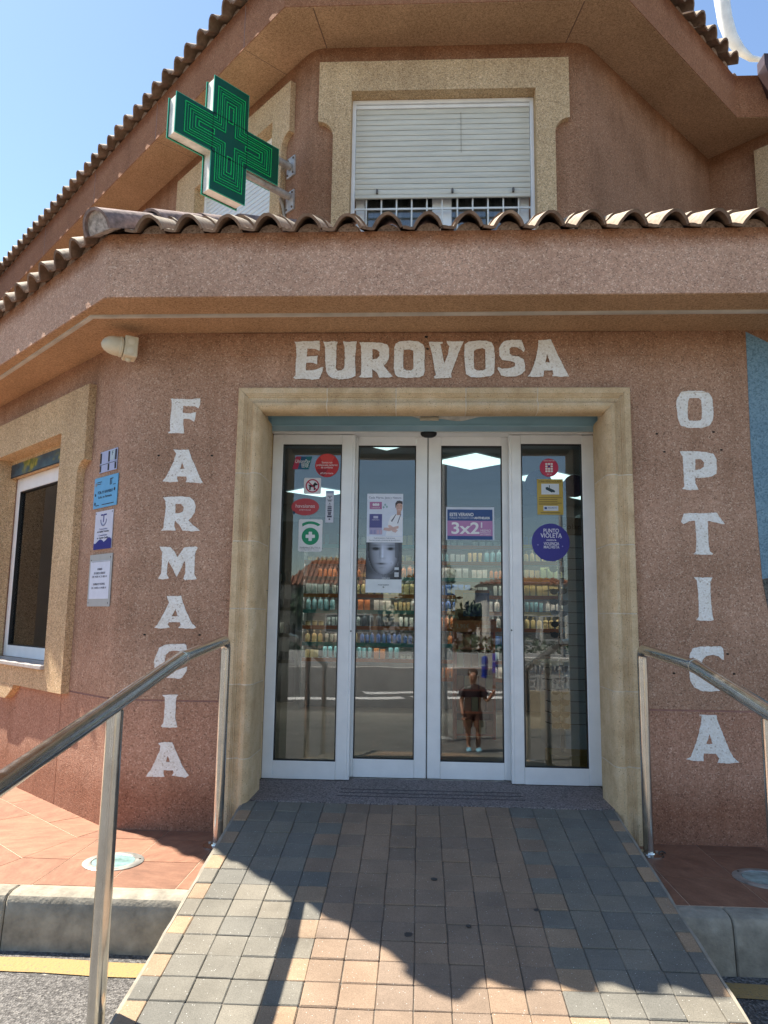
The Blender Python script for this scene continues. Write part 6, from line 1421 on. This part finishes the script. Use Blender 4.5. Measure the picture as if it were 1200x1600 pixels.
# houses across the road
def house(x0, x1, y, h_, wallc, lab, d=7, roofh=1.5, wins=3):
    T = thing('house', ((x0+x1)/2, y, -.95), lab, 'house'); zb = -.95
    mb = MB(); mb.box((x0, y-d, zb), (x1, y, zb+h_)); mb.build('walls', simple('house_render_%d' % int(x0*7), wallc, .85, .08, 1.5), T)
    rf = MB(); e = .4; zt = zb+h_
    rf.add([(x0-e, y+e, zt), (x1+e, y+e, zt), (x1+e, y-d-e, zt), (x0-e, y-d-e, zt), (x0+1.2, y-d/2, zt+roofh), (x1-1.2, y-d/2, zt+roofh)], [(0, 1, 5, 4), (1, 2, 5), (2, 3, 4, 5), (3, 0, 4), (0, 3, 2, 1)])
    r_ = rf.build('roof', simple('red_tile_roof', (.20, .09, .055), .85, .3, 5, stretch=(6, 1, 1)), T)
    mb = MB(); n = int((x1-x0+2*e)/.3)
    for i in range(n):
        x = x0-e+.3*(i+.5); k = min(1, max(0, min((x-x0+e)/1.6, (x1+e-x)/1.6))); mb.tube([(x, y+e+.02, zt+.03), (x, y+e-(d/2+e)*k, zt+.03+roofh*k)], .07, 6)
    rr = mb.build('tile_rolls', simple('red_roll_tile', (.24, .11, .065), .85, .3, 4), r_); rr['kind'] = 'stuff'
    for i in range(wins):
        cx = x0+(x1-x0)*(i+.5)/wins; f_ = MB().box((cx-.5, y, zb+1.0), (cx+.5, y+.06, zb+2.2)).build('window', ink((.62, .62, .58)), T); MB().box((cx-.42, y+.061, zb+1.08), (cx+.42, y+.07, zb+2.12)).build('pane', ink((.04, .05, .06), .1), f_)
    return T
house(-15.5, -9.4, -38, 3.6, (.55, .45, .22), 'low yellow house with red tiled roof at the far left of the mirrored street', roofh=2.2)
house(-8.2, -2.6, -42, 4.0, (.26, .20, .15), 'brown low house with red tiled roof in the mirrored street', roofh=2.0)
house(3.2, 8.0, -30, 3.6, (.62, .60, .54), 'white house with dark openings at the right of the mirrored street', roofh=.5, wins=4)
house(9.5, 16, -33, 4.2, (.58, .52, .42), 'cream house at the far right of the mirrored street', roofh=1.4)
house(-27, -18, -36, 4.0, (.5, .42, .3), 'ochre house beyond the left end of the mirrored street', roofh=1.6)
house(-16, -9.5, 14, 6.5, (.50, .38, .26), 'tan two-storey neighbour house mirrored in the left window', d=13, roofh=1.2, wins=3)
mb = MB()
def far_mass():
    for k in range(60):
        cx = -45+k*1.6; h_ = 2.2+1.3*math.sin(k*1.9)+.8*math.sin(k*.7)
        leafy('f', mb, 120, (cx, -52+random.uniform(-2, 2), -.9+h_*.5), (1.5, 1.2, h_*.55), .30)
# trees and hedge
def leafy(name, mb, n, c, rad_, sz):
    for _ in range(n):
        while True:
            p = Vector((random.uniform(-1, 1), random.uniform(-1, 1), random.uniform(-1, 1)))
            if .35 < p.length < 1: break
        q = Vector((c[0]+p.x*rad_[0], c[1]+p.y*rad_[1], c[2]+p.z*rad_[2])); a = Vector((random.gauss(0, 1), random.gauss(0, 1), random.gauss(0, 1))).normalized(); b_ = a.orthogonal().normalized(); s_ = sz*random.uniform(.6, 1.3)
        mb.add([q-a*s_, q+b_*s_*.5, q+a*s_, q-b_*s_*.5], [(0, 1, 2, 3)])
green = [simple('leaf_green_%d' % i, c, .6, .3, 3) for i, c in enumerate(((.045, .085, .025), (.06, .10, .03), (.035, .07, .03)))]
def tree(x, y, h_, r_, lab, gi=0):
    T = thing('tree', (x, y, -.95), lab, 'tree'); MB().tube([(x, y, -.95), (x+.1, y, -.95+h_*.3), (x-.05, y+.1, -.95+h_*.6)], .15, 8, rs=[.2, .14, .08]).build('trunk', simple('bark_%d' % gi, (.14, .10, .07), .9, .2, 8), T, smooth=True)
    mb = MB()
    for k in range(7):
        a = k*2.1; leafy('x', mb, 260, (x+math.cos(a)*r_*.55, y+math.sin(a)*r_*.5, -.95+h_*.68+random.uniform(-.18, .22)*h_), (r_*.5, r_*.5, r_*.42), .14)
    c = mb.build('crown', green[gi], T); c['kind'] = 'stuff'
far_mass(); o = mb.build('far_tree_line', green[2], None); tag(o, 'dark far-off line of trees closing the mirrored street', 'trees', None, 'stuff')
tree(-8.6, -28, 4.2, 1.7, 'round green tree at the left of the mirrored street'); tree(-5.4, -31, 3.6, 1.4, 'smaller bushy tree in the middle left of the mirrored street', 2); tree(.2, -36, 5.0, 1.8, 'green tree in the middle of the mirrored street', 1); tree(2.4, -33, 3.2, 1.1, 'low tree beside the white house in the mirrored street', 2); tree(9.0, -27, 4.5, 1.7, 'tree in front of the cream house in the mirrored street', 0)
mb = MB()
for k in range(46): leafy('h', mb, 90, (-14+k*.62, -26.5+.25*math.sin(k), -.35+.12*math.sin(k*1.7)), (.55, .5, .6), .12)
o = mb.build('hedge', green[2], None); tag(o, 'dark green hedge along the far side of the mirrored road', 'hedge')
o = MB().box((-15, -25.6, -.95), (14, -25.4, -.35)).build('low_wall', simple('white_low_wall', (.58, .56, .52), .85, .08, 2), None); tag(o, 'long low white wall in front of the hedge across the road', 'wall')
print('products', count)
